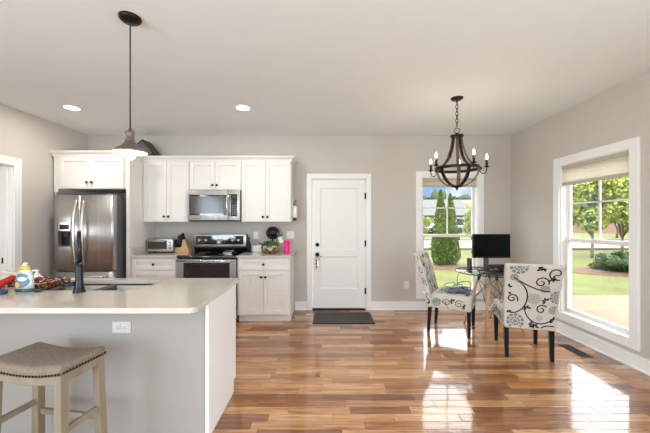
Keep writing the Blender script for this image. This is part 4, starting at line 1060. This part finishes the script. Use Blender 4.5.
# ------------------------------------------------------------------ table
TX, TY, TZ, TR = 2.15, 4.02, .755, .44
tbl = thing('round_table', (TX, TY, 0), 'round glass table on wooden dowel legs with black wire bracing', 'table')
m = MB(); m.lathe([(.001, 0), (TR - .003, 0), (TR, .003), (TR, .008), (TR - .003, .011), (.001, .011)], (TX, TY, TZ - .011), 64); gt_ = m.build('glass_top', 'tglass', tbl)
m = MB(); m.lathe([(TR - .0, -.011), (TR + .004, -.01), (TR + .0045, -.001), (TR, 0), (TR - .0, -.011)], (TX, TY, TZ), 64, cap=False); m.build('dark_rim', 'greycloth', gt_)
feet = [(-.24, -.28), (.24, -.28), (-.24, .27), (.24, .27)]; tops = [(-.11, -.13), (.12, -.13), (-.11, .12), (.12, .12)]
for (a, b), (c_, d_) in zip(feet, tops):
    m = MB(); m.tube([(TX + a, TY + b, 0), (TX + (a + c_) / 2, TY + (b + d_) / 2, .34), (TX + c_, TY + d_, .69)], [.012, .017, .017], 12); m.build('leg', 'oak', tbl)
m = MB()
for (c_, d_), (a, b) in zip(tops, feet):
    q = Vector((TX + c_ * .97, TY + d_ * .97, .685)); m.tube([q, (TX + c_, TY + d_, TZ - .012)], .012, 8)
    e_ = Vector((c_ - a, d_ - b, .69)).normalized(); m.tube([q - e_ * .06, q + e_ * .01], .0185, 12)
m.box(TX - .13, TX + .14, TY - .012, TY + .012, TZ - .025, TZ - .012).box(TX - .012, TX + .012, TY - .15, TY + .14, TZ - .025, TZ - .012)
m.build('top_bracket', 'black', tbl)
def lp(i, t): a, b = feet[i]; c_, d_ = tops[i]; return Vector((TX + a + (c_ - a) * t, TY + b + (d_ - b) * t, .69 * t))
for i, j in ((0, 1), (1, 3), (3, 2), (2, 0)):
    for p, q in ((.93, .5), (.5, .93)):
        m = MB(); m.tube([lp(i, p), lp(j, q)], .0035, 6); m.build('brace_wire', 'black', tbl)

# monitor
MZ0, MZ1 = atZ(258, 4.05), atZ(234, 4.05); MX0, MX1 = atX(473.2, 4.05), atX(510.6, 4.05)
mo = thing('monitor', ((MX0 + MX1) / 2, 4.12, TZ), 'black flat computer monitor standing on the glass table', 'monitor')
m = MB(); m.box(MX0, MX1, 4.05, 4.085, MZ0, MZ1, .004); mb_ = m.build('screen_housing', 'black', mo)
m = MB(); m.box(MX0 + .012, MX1 - .012, 4.0485, 4.05, MZ0 + .018, MZ1 - .012); m.build('screen', 'screen', mb_)
cxm = (MX0 + MX1) / 2 - .05
m = MB(); m.box(cxm - .032, cxm + .032, 4.09, 4.11, TZ + .012, MZ0 + .12, .006).box(cxm - .02, cxm + .02, 4.078, 4.095, MZ0 + .06, MZ0 + .12); m.build('neck', 'greycloth', mo)
m = MB(); m.lathe([(.001, 0), (.1, 0), (.1, .008), (.085, .014), (.001, .014)], (cxm, 4.1, TZ), 32); m.build('foot', 'greycloth', mo)
# modem box
x0, x1 = atX(467.8, 4.0), atX(471.8, 4.0)
md_ = thing('modem', ((x0 + x1) / 2, 3.98, TZ), 'slim black upright modem at the left edge of the glass table', 'modem')
m = MB(); m.box(x0, x0 + .036, 3.96, 4.03, TZ + .008, TZ + .175, .004); m.build('case', 'greycloth', md_)
m = MB(); m.box(x0 - .004, x0 + .04, 3.955, 4.035, TZ, TZ + .008, .002); m.build('foot', 'black', md_)
m = MB(); m.box(x0 + .008, x0 + .028, 3.9585, 3.96, TZ + .02, TZ + .155); m.build('front_strip', 'blackg', md_)
# webcam / headset cluster
hs = thing('headset', (2.28, 3.93, TZ), 'black headset lying among cables under the monitor', 'headset')
m = MB(); m.tube([(2.28 + .08 * cos(a), 3.93 + .03 * cos(a), TZ + .012 + .085 * sin(a)) for a in [pi * i / 14 for i in range(15)]], .008, 8); m.build('headband', 'black', hs)
for s_ in (-1, 1):
    m = MB(); m.lathe([(.001, -.015), (.03, -.015), (.036, 0), (.03, .015), (.001, .015)], (2.28 + s_ * .08, 3.93 + s_ * .03, TZ + .037), 18, 'x'); m.build('ear_cup', 'black', hs)
kbx = thing('keyboard', (2.16, 3.78, TZ), 'dark grey keyboard on the glass table in front of the monitor', 'keyboard')
m = MB(); m.box(1.97, 2.36, 3.72, 3.85, TZ, TZ + .018, .005, 2); kk = m.build('case', 'greycloth', kbx)
m = MB()
for i in range(15):
    for j in range(4): m.box(1.98 + i * .0248, 2.0 + i * .0248, 3.73 + j * .028, 3.753 + j * .028, TZ + .018, TZ + .024, .001)
kq = m.build('keys', 'black', kk); kq['kind'] = 'stuff'
# cables
def wiggle(c0, sx_, sy_, sz_, n, seed, zmin):
    r_ = random.Random(seed); K = [Vector((c0[0] + r_.uniform(-sx_, sx_), c0[1] + r_.uniform(-sy_, sy_), max(zmin, c0[2] + r_.uniform(0, sz_)))) for _ in range(n)]
    return smooth(K, 6, zmin)
def smooth(K, sub=6, zmin=-1):
    K = [Vector(k) for k in K]; out = []
    for i in range(len(K) - 1):
        p0, p1, p2, p3 = K[max(0, i - 1)], K[i], K[i + 1], K[min(len(K) - 1, i + 2)]
        for j in range(sub):
            t = j / sub; v = .5 * ((2 * p1) + (p2 - p0) * t + (2 * p0 - 5 * p1 + 4 * p2 - p3) * t * t + (3 * p1 - p0 - 3 * p2 + p3) * t ** 3); v.z = max(v.z, zmin); out.append(v)
    out.append(K[-1]); return out
m = MB(); m.tube(wiggle((2.33, 3.93, TZ + .008), .13, .1, .1, 46, 4, TZ + .007), .006, 6); m.tube(wiggle((2.17, 3.92, TZ + .008), .13, .08, .09, 30, 5, TZ + .007), .0055, 6); tag(m.build('power_cable', 'cable'), 'tangle of black power cables heaped under the monitor', 'cable')
m = MB(); m.tube(wiggle((1.95, 3.98, TZ + .006), .11, .08, .05, 12, 15, TZ + .004), .003, 6); tag(m.build('power_cable', 'cable'), 'thin black cable winding across the table by the modem', 'cable')
sc_ = (1.69, 4.01)
m = MB(); m.tube(wiggle((sc_[0], sc_[1], .512), .17, .13, .04, 60, 21, .509), .004, 6)
tag(m.build('network_cable', 'bluecable'), 'blue grey network cable tangled on the seat of the left chair', 'cable')
m = MB(); loops = []
for (cx_, cz_, r_) in ((1.60, .575, .07), (1.78, .58, .085), (1.70, .56, .06)):
    loops += [(cx_ + r_ * cos(a), sc_[1] - .04 + .05 * cos(a * 2), cz_ + r_ * .8 * sin(a)) for a in [R(-60 + 300 * i / 10) for i in range(11)]]
loops[0] = (1.5, 4.05, .514); loops[-1] = (1.83, 3.98, .516)
m.tube(smooth(loops, 3, .514), .005, 6); tag(m.build('network_cable', 'bluecable'), 'looped blue grey cable standing up in arcs from the left chair seat', 'cable')
m = MB(); ey = 3.99
m.tube(smooth([(1.97, ey, TZ + .008), (1.80, 3.95, TZ + .01), (1.705, 3.93, TZ + .006), (1.66, 3.92, .70), (1.655, 3.9, .62), (1.70, 3.88, .57), (1.80, 3.86, .545), (1.84, 3.86, .52)], 6), .0032, 6)
tag(m.build('power_cable', 'cable'), 'thin black cable drooping off the left rim of the glass table onto the chair', 'cable')
m = MB()
m.tube(smooth([(2.0, 3.72, TZ + .004), (1.98, 3.63, TZ + .006), (1.96, 3.58, TZ - .02), (1.98, 3.56, .6), (2.0, 3.58, .5), (1.88, 3.52, .38), (1.86, 3.53, .3), (2.02, 3.9, .24), (2.14, 4.0, .3), (2.2, 4.05, .5), (2.25, 4.1, .72)], 6), .003, 6)
tag(m.build('power_cable', 'cable'), 'thin black cable hanging down over the front rim of the glass table', 'cable')
m = MB()
m.tube(smooth([(1.95, 3.8, TZ + .004), (1.88, 3.69, TZ + .006), (1.84, 3.65, .73), (1.81, 3.56, .65), (1.87, 3.6, .56), (1.9, 3.58, .40), (1.94, 3.6, .33), (1.80, 3.66, .2), (1.72, 3.75, .12), (1.76, 3.85, .05), (1.84, 3.8, .004), (1.7, 3.72, .004)], 6, .004), .003, 6)
tag(m.build('power_cable', 'oak'), 'thin tan cord trailing from the table down to the floor by the left chair', 'cable')

# ------------------------------------------------------------------ floor things
Y0, Y1 = 4.28, 4.80
m = MB(); m.box(atX(312.5, 4.28), atX(375.5, 4.28), Y0, Y1, 0.0, .008, .002); dmat = tag(m.build('door_mat', 'rubber'), 'charcoal rectangular doormat on the wood floor by the white door', 'doormat')
m = MB(); a0, a1, b0_, b1_2 = atX(312.5, 4.28), atX(375.5, 4.28), Y0, Y1
m.box(a0, a1, b0_, b0_ + .025, 0, .011, .003).box(a0, a1, b1_2 - .025, b1_2, 0, .011, .003).box(a0, a0 + .025, b0_, b1_2, 0, .011, .003).box(a1 - .025, a1, b0_, b1_2, 0, .011, .003)
m.build('border', 'black', dmat)
fv = thing('floor_vent', (2.70, 3.4, 0), 'dark floor register near the right wall under the window', 'floor vent')
m = MB(); m.box(2.64, 2.76, 3.22, 3.56, 0, .004, .001); m.build('frame', 'bronze', fv)
m = MB()
for i in range(17): y = 3.24 + i * .0185; m.box(2.655, 2.745, y, y + .009, .004, .0065, .001)
m.build('slats', 'black', fv)
m = MB(); x, z = atX(426.5, YB), atZ(305.5, YB); m.cyl((x, YB - .016, z), (x, YB - .028, z), .012, n=10).tube([(x, YB - .026, z), (x, YB - .09, z - .004)], .005, 8).cyl((x, YB - .088, z - .004), (x, YB - .1, z - .004), .009, n=10)
tag(m.build('door_stop', 'bronze'), 'small dark door stop on the baseboard under the left edge of the back window', 'door stop')

# ------------------------------------------------------------------ lamps
def pointlight(name, loc, power, color, r, parent=None):
    d = bpy.data.lights.new(name, 'POINT'); d.energy = power; d.color = color; d.shadow_soft_size = r
    o = bpy.data.objects.new(name, d); COL.objects.link(o); o.location = loc
    return o
# pendant
PX, PYY = -1.292, 2.10; pz = 1.848
pd = thing('pendant_lamp', (PX, PYY, pz), 'weathered metal cone pendant lamp hanging on a black cord over the island', 'pendant lamp')
m = MB(); m.lathe([(.001, HC - .03), (.05, HC - .028), (.068, HC - .012), (.07, HC), (.001, HC)], (PX, PYY, 0), 28); m.build('ceiling_canopy', 'bronze', pd)
m = MB(); m.cyl((PX, PYY, HC - .028), (PX, PYY, pz + .155), .0045, n=8); m.build('cord', 'cable', pd)
m = MB(); m.lathe([(.001, .165), (.008, .163), (.012, .145), (.026, .14), (.028, .125), (.024, .12), (.024, .09), (.03, .085), (.03, .075)], (PX, PYY, pz), 24); m.build('socket_cap', 'rust', pd)
m = MB(); m.use('rust').lathe([(.03, .078), (.036, .062), (.052, .046), (.076, .027), (.103, .006), (.105, 0)], (PX, PYY, pz), 40, cap=False); m.use('rustin').lathe([(.104, 0), (.102, .004), (.074, .024), (.05, .042), (.034, .056), (.02, .06)], (PX, PYY, pz), 40, cap=False); m.build('lamp_shade', None, pd)
m = MB(); m.sphere((PX, PYY, pz - .012), .036, 16, (1, 1, .95)); m.cyl((PX, PYY, pz + .03), (PX, PYY, pz + .075), .015, n=12); m.build('bulb', 'bulb', pd)
pointlight('pendant_light', (PX, PYY, pz - .06), 4, (1, .8, .55), .03)
# recessed lights
lab_dl = ['round recessed ceiling light in front of the refrigerator cabinet', 'round recessed ceiling light in front of the range, near the ceiling middle',
          'round recessed ceiling light over the camera side of the room, left', 'round recessed ceiling light over the camera side of the room, middle', 'round recessed ceiling light over the camera side of the room, right']
dls = [(-3.0, 3.75), (-.965, 3.75)]
dl0 = None
for i, (x, y) in enumerate(dls):
    if dl0 is None:
        dl0 = thing('recessed_light', (x, y, HC), lab_dl[i], 'ceiling light', 'recessed ceiling lights')
        m = MB(); m.lathe([(.078, 0), (.098, 0), (.098, -.004), (.078, -.008), (.078, 0)], (x, y, HC), 32, cap=False); m.build('trim_ring', 'white', dl0)
        m = MB(); m.lathe([(.001, -.005), (.0785, -.005), (.0785, -.001), (.001, -.001)], (x, y, HC), 32); m.build('lens', 'down', dl0)
    else:
        k = copy_tree(dl0); k.location = (x, y, HC); k['label'] = lab_dl[i]
    area('recessed_light_glow', (x, y, HC - .012), (0, 0, 0), .14, .14, 9, (1, .93, .84), 'DISK')

# chandelier
QX, QY = 1.46, 3.46; qz = 1.97
chd = thing('chandelier', (QX, QY, 1.74), 'five light wood and black metal orb chandelier hanging over the glass table', 'chandelier')
m = MB(); m.lathe([(.001, HC - .022), (.055, HC - .02), (.065, HC - .008), (.066, HC), (.001, HC)], (QX, QY, 0), 28); m.cyl((QX, QY, HC - .045), (QX, QY, HC - .02), .008, n=10); m.build('ceiling_canopy', 'bronze', chd)
m = MB(); z = HC - .035; i = 0
while z > 2.44:
    L_ = .05; pts = [(QX + (.013 * cos(a) if i % 2 else 0), QY + (0 if i % 2 else .013 * cos(a)), z - L_ / 2 + .004 + (L_ / 2) * sin(a)) for a in [2 * pi * k / 12 for k in range(12)]]
    m.tube(pts, .0038, 6, True); z -= .039; i += 1
m.build('chain', 'bronze', chd)
m = MB(); m.tube([(QX + .028 * cos(a), QY, 2.39 + .028 * sin(a)) for a in [2 * pi * k / 20 for k in range(20)]], .004, 8, True); m.build('hanging_ring', 'bronze', chd)
m = MB(); m.lathe([(.001, 2.365), (.014, 2.36), (.016, 2.345), (.068, 2.338), (.072, 2.322), (.05, 2.315), (.001, 2.318)], (QX, QY, 0), 24); m.build('top_plate', 'bronze', chd)
RG = .228
m = MB(); rings = []
for k in range(60):
    a = 2 * pi * k / 60; d = Vector((cos(a), sin(a), 0)); c_ = Vector((QX, QY, qz)); rings.append([c_ + d * (RG + .004) + Vector((0, 0, .016)), c_ + d * (RG - .004) + Vector((0, 0, .016)), c_ + d * (RG - .004) - Vector((0, 0, .016)), c_ + d * (RG + .004) - Vector((0, 0, .016))])
m.ring_loft(rings, False, False, True); m.build('ring_band', 'bronze', chd)
m = MB(); m.lathe([(.001, 1.745), (.014, 1.75), (.018, 1.762), (.055, 1.768), (.058, 1.776), (.05, 1.785), (.001, 1.785)], (QX, QY, 0), 24); m.sphere((QX, QY, 1.742), .011, 10); m.build('bottom_finial', 'bronze', chd)
up_prof = [(.05, 2.33), (.055, 2.27), (.066, 2.21), (.086, 2.15), (.108, 2.09), (.15, 2.035), (.195, 1.995), (.224, 1.972)]
lo_prof = [(.23, 1.985), (.226, 1.95), (.212, 1.905), (.186, 1.86), (.148, 1.82), (.1, 1.792), (.05, 1.778)]
for k in range(5):
    ang = R(-82 + 72 * k); d = Vector((cos(ang), sin(ang), 0)); sd = Vector((-sin(ang), cos(ang), 0)); c_ = Vector((QX, QY, 0))
    for prof, nm, wv in ((up_prof, 'upper_rib', .032), (lo_prof, 'lower_rib', .04)):
        pts = [c_ + d * r_ + Vector((0, 0, z)) for r_, z in prof]; nr = []
        for i in range(len(prof)):
            a = prof[max(0, i - 1)]; b = prof[min(len(prof) - 1, i + 1)]; tx, tz = b[0] - a[0], b[1] - a[1]; n_ = Vector((d.x * -tz, d.y * -tz, tx))
            if nm == 'lower_rib': n_ = Vector((d.x * -tz, d.y * -tz, tx))
            nr.append(-n_.normalized())
        m = MB(); m.use('brushwood').strap(pts, nr, wv, .007, sd); m.use('bronze').strap([p - q * .004 for p, q in zip(pts, nr)], nr, wv * .9, .004, sd); m.build(nm, None, chd)
    RC = .305; zc2 = 1.975
    m = MB(); pts = [c_ + d * (RG - .004) + Vector((0, 0, qz - .01)), c_ + d * (RG + .012) + Vector((0, 0, qz - .04)), c_ + d * (RG + .04) + Vector((0, 0, qz - .06)), c_ + d * (RC - .012) + Vector((0, 0, qz - .045)), c_ + d * RC + Vector((0, 0, qz - .012)), c_ + d * RC + Vector((0, 0, zc2 + .004))]
    m.tube(smooth(pts, 5), .0055, 8); m.sphere(tuple(c_ + d * (RG + .012) + Vector((0, 0, qz))), .018, 12)
    arm = m.build('arm', 'bronze', chd)
    cc = c_ + d * RC
    m = MB(); m.lathe([(.001, 0), (.012, 0), (.03, .008), (.031, .011), (.012, .009), (.001, .009)], (cc.x, cc.y, zc2), 18); m.lathe([(.0125, .008), (.0125, .085), (.001, .086)], (cc.x, cc.y, zc2), 14); m.build('candle_sleeve', 'bronze', arm)
    m = MB(); m.lathe([(.001, .084), (.008, .085), (.013, .1), (.012, .114), (.006, .136), (.001, .148)], (cc.x, cc.y, zc2), 14); m.build('bulb', 'bulb', arm)
    pointlight('candle_light', (cc.x + d.x * .03, cc.y + d.y * .03, zc2 + .13), 1.2, (1, .82, .6), .02)

# ------------------------------------------------------------------ outdoors
GZ = -.15
m = MB(); m.box(-60, 90, YB + T + .02, 140, GZ - .3, GZ).box(XR + T + .02, 90, -30, YB + T + .02, GZ - .3, GZ).box(-60, XR + T + .02, -30, REAR_Y - T - .9, GZ - .3, GZ)
k = m.build('ground', 'grass'); struct(k)
m = MB(); m.box(XR + T + .03, 40, 2.5, 6.5, GZ, GZ + .02); struct(m.build('driveway', 'concrete'))
m = MB(); m.box(-60, 90, 17.5, 26, GZ, GZ + .015); struct(m.build('road', 'asphalt'))
m = MB(); m.box(-60, 90, 17.2, 17.5, GZ, GZ + .12, .02).box(-60, 90, 26, 26.3, GZ, GZ + .12, .02); struct(m.build('street_curb', 'concrete'))
def mound(name, cx_, cy_, rx, ry, lab_):
    m = MB(); m.sphere((cx_, cy_, GZ), 1, 28, (rx, ry, .09)); tag(m.build(name, 'mulch'), lab_, 'mulch bed')
mound('mulch_bed', 4.05, 10.9, 1.3, .8, 'brown mulch bed at the foot of the two cedars outside the back window')
mound('mulch_bed', 8.95, 9.7, 1.5, .9, 'brown mulch bed under the shrubs outside the right window')
def foliage(name, key, parent, pts_fn, n, size, seed):
    r_ = random.Random(seed); m = MB()
    for _ in range(n):
        p = Vector(pts_fn(r_)); a = Vector((r_.gauss(0, 1), r_.gauss(0, 1), r_.gauss(0, 1))).normalized(); b = a.orthogonal().normalized(); c_ = a.cross(b); s_ = size * r_.uniform(.6, 1.4)
        m.quad(p + b * s_, p + c_ * s_ * .6, p - b * s_, p - c_ * s_ * .6)
    return m.build(name, key, parent)
def cone_pts(cx_, cy_, z0, z1, rmax):
    def f(r_):
        t = r_.random() ** 1.15; prof = min(1, (t / .12) ** .5 if t < .12 else 1) * (1 - max(0, (t - .25)) / .75) ** .72 * (1 if t < .99 else .5)
        a = r_.uniform(0, 2 * pi); rr = rmax * (prof + .03) * r_.uniform(.72, 1.04) * (1 + .1 * sin(3 * a + t * 20)); return (cx_ + rr * cos(a), cy_ + rr * sin(a), z0 + (z1 - z0) * t)
    return f
for i, (px, zt, lab_) in enumerate(((440.5, 2.48, 'left one of two narrow cone cedars outside the back window'), (451.5, 2.36, 'right one of two narrow cone cedars outside the back window'))):
    cx_ = atX(px, 10.7); cy_ = 10.7 + .1 * i
    tr = thing('cedar_tree', (cx_, cy_, GZ), lab_, 'tree', 'cone cedars')
    m = MB(); m.lathe([(.03, 0), (.2, .15), (.22, .9), (.15, 1.7), (.05, 2.3), (.01, zt - GZ - .1)], (cx_, cy_, GZ), 14); m.build('inner_crown', 'cedar', tr)
    foliage('foliage', 'cedar', tr, cone_pts(cx_, cy_, GZ + .02, zt, .3), 7000, .03, 40 + i)
    m = MB(); m.cyl((cx_, cy_, GZ), (cx_, cy_, GZ + .3), .06, n=8); m.build('trunk', 'bark', tr)
def blob_tree(name, cx_, cy_, zlo, zhi, rx, key, lab_, n, size, seed, group, hollow=.35, tr_r=.06, core=False):
    tr = thing(name, (cx_, cy_, GZ), lab_, 'tree' if 'tree' in name else 'shrub', group); r0 = random.Random(seed)
    cl_ = []
    for _ in range(16):
        a = r0.uniform(0, 2 * pi); t = r0.uniform(-.8, .85); q = math.sqrt(max(0, 1 - t * t)) * r0.uniform(.3, .8); cl_.append((cx_ + rx * q * cos(a), cy_ + rx * q * sin(a), (zlo + zhi) / 2 + (zhi - zlo) / 2 * t * .8, rx * r0.uniform(.3, .5)))
    def f(r_):
        c_ = r_.choice(cl_); v = Vector((r_.gauss(0, 1), r_.gauss(0, 1), r_.gauss(0, 1))).normalized() * c_[3] * r_.uniform(hollow, 1) ** .5; k_ = (zhi - zlo) / 2 / rx
        return (c_[0] + v.x, c_[1] + v.y, max(GZ + .03, min(zhi + .1, c_[2] + v.z * min(1.2, k_ * 1.1))))
    foliage('foliage', key, tr, f, n, size, seed + 1)
    m = MB()
    m.tube([(cx_, cy_, GZ), (cx_ + .02, cy_, (GZ + zlo) / 2), (cx_, cy_, (zlo + zhi) / 2)], [tr_r, tr_r * .8, tr_r * .4], 8)
    for c_ in cl_[:9]: m.tube([(cx_, cy_, max(GZ + .05, zlo - .1)), (c_[0], c_[1], c_[2])], [tr_r * .5, tr_r * .12], 6)
    m.build('trunk', 'bark', tr)
    if core:
        m = MB(); m.sphere((cx_, cy_, (zlo + zhi) / 2), 1, 12, (rx * .7, rx * .7, (zhi - zlo) * .38), .3); m.build('inner_crown', key, tr)
    return tr
blob_tree('maple_tree', atX(592, 13.5), 13.5, .9, 3.9, 1.65, 'maple', 'young light green maple tree at left in the right window', 9000, .085, 60, 'young yard trees', tr_r=.07)
blob_tree('maple_tree', atX(622, 15.5), 15.5, .7, 4.2, 1.7, 'maple', 'young light green maple tree at right in the right window', 8500, .09, 66, 'young yard trees', tr_r=.07)
blob_tree('maple_tree', atX(472, 15.5), 15.5, .6, 2.35, .5, 'maple', 'small light green tree right of the cedars in the back window', 1500, .05, 61, 'young yard trees', tr_r=.035)
blob_tree('maple_tree', atX(423, 17), 17, .5, 1.9, .45, 'maple', 'small light green tree left of the cedars in the back window', 1100, .05, 63, 'young yard trees', tr_r=.035)
blob_tree('copper_tree', atX(617, 30), 30, 2.0, 5.9, 1.2, 'redmaple', 'copper leaved tree behind the maples in the right window', 1500, .13, 67, None, tr_r=.1)
for i, (px, yy, rx, lab_) in enumerate(((603, 9.6, .34, 'left clipped round shrub in the bed outside the right window'), (612, 9.35, .42, 'middle clipped round shrub in the bed outside the right window'), (627, 9.2, .42, 'right clipped round shrub in the bed outside the right window'))):
    blob_tree('round_shrub', atX(px, yy), yy, GZ + .05, atZ(251.5 if i else 255, yy), rx, 'shrub', lab_, 2600, .032, 70 + i, 'round shrubs', core=True, tr_r=.03)
# hedge line of woods on the hill
def wooded(name, x0, x1, y, ztop, lab_, seed):
    t = thing(name, ((x0 + x1) / 2, y, GZ), lab_, 'trees'); t['kind'] = 'stuff'; m = MB(); r_ = random.Random(seed)
    x = x0
    while x < x1:
        w__ = r_.uniform(2.5, 5); h_ = ztop * r_.uniform(.8, 1.03); m.sphere((x, y + r_.uniform(-3, 3), h_ * .5), 1, 14, (w__, 3, h_ * .5), .5); x += w__ * .9
    m.build('crowns', 'forest', t)
    def f(r2):
        xx = r2.uniform(x0, x1); k = ztop * (.8 + .22 * mnoise.noise(Vector((xx * .25, seed, 0)))); return (xx, y - 3.4 + r2.uniform(-.6, 2.5), GZ + k * r2.random() ** .6)
    foliage('leaves', 'forest', t, f, 9000, .35, seed)
wooded('woodland', 5, 50, 85, 9.6, 'distant dark green woods beyond the houses seen through the back window', 80)
wooded('woodland', 42, 110, 62, 12.5, 'distant dark green wooded hillside seen through the right window', 81)
def house(name, x0, x1, y, zw, zr, wk, rk, lab_, garage=False):
    h = thing(name, ((x0 + x1) / 2, y, GZ), lab_, 'house')
    m = MB(); m.box(x0, x1, y, y + 8, GZ, zw); m.build('wall', wk, h)
    m = MB(); m.prism([(y - .5, zw), (y + 8.5, zw), (y + 4, zr)], x0 - .5, x1 + .5, 'x'); m.build('roof', rk, h)
    n_ = max(2, int((x1 - x0) / 3)); 
    for i in range(n_):
        x = x0 + (x1 - x0) * (i + .5) / n_; m = MB(); m.box(x - .6, x + .6, y - .04, y, .8, 2.0); wn_ = m.build('window', 'trim', h); m = MB(); m.box(x - .5, x + .5, y - .06, y - .04, .9, 1.9); m.build('pane', 'hwin', wn_)
house('house', 11.4, 20.5, 44, 2.3, 4.8, 'siding', 'shingleg', 'beige house with a grey roof left of the cedars across the street')
house('house', 22.2, 34, 50, 2.4, 5.2, 'siding', 'shingle', 'beige house with a tan roof right of the cedars across the street')
house('house', 36.5, 50, 44, 2.3, 4.4, 'brick', 'shingle', 'brick house with a tan roof behind the maples in the right window')
# parked car
cr = thing('car', (13.3, 36, GZ), 'dark car parked across the street left of the cedars', 'car')
def carbody(y0, y1):
    return [(0, .3), (.1, .75), (.9, .85), (1.6, 1.4), (3.0, 1.42), (3.8, .92), (4.4, .85), (4.5, .35), (4.4, .28), (.1, .25)]
X0 = 11.0; m = MB(); m.prism([(X0 + a, GZ + b) for a, b in carbody(0, 0)], 35.2, 36.8, 'y'); m.build('body', 'carpaint', cr)
m = MB(); m.prism([(X0 + 1.15, GZ + .92), (X0 + 1.7, GZ + 1.33), (X0 + 2.9, GZ + 1.34), (X0 + 3.5, GZ + .95)], 35.18, 36.82, 'y'); m.build('window', 'hwin', cr)
for a in (.9, 3.6):
    for y in (35.15, 36.65):
        m = MB(); m.cyl((X0 + a, y, GZ + .33), (X0 + a, y + .2, GZ + .33), .33, n=18); m.build('wheel', 'black', cr)
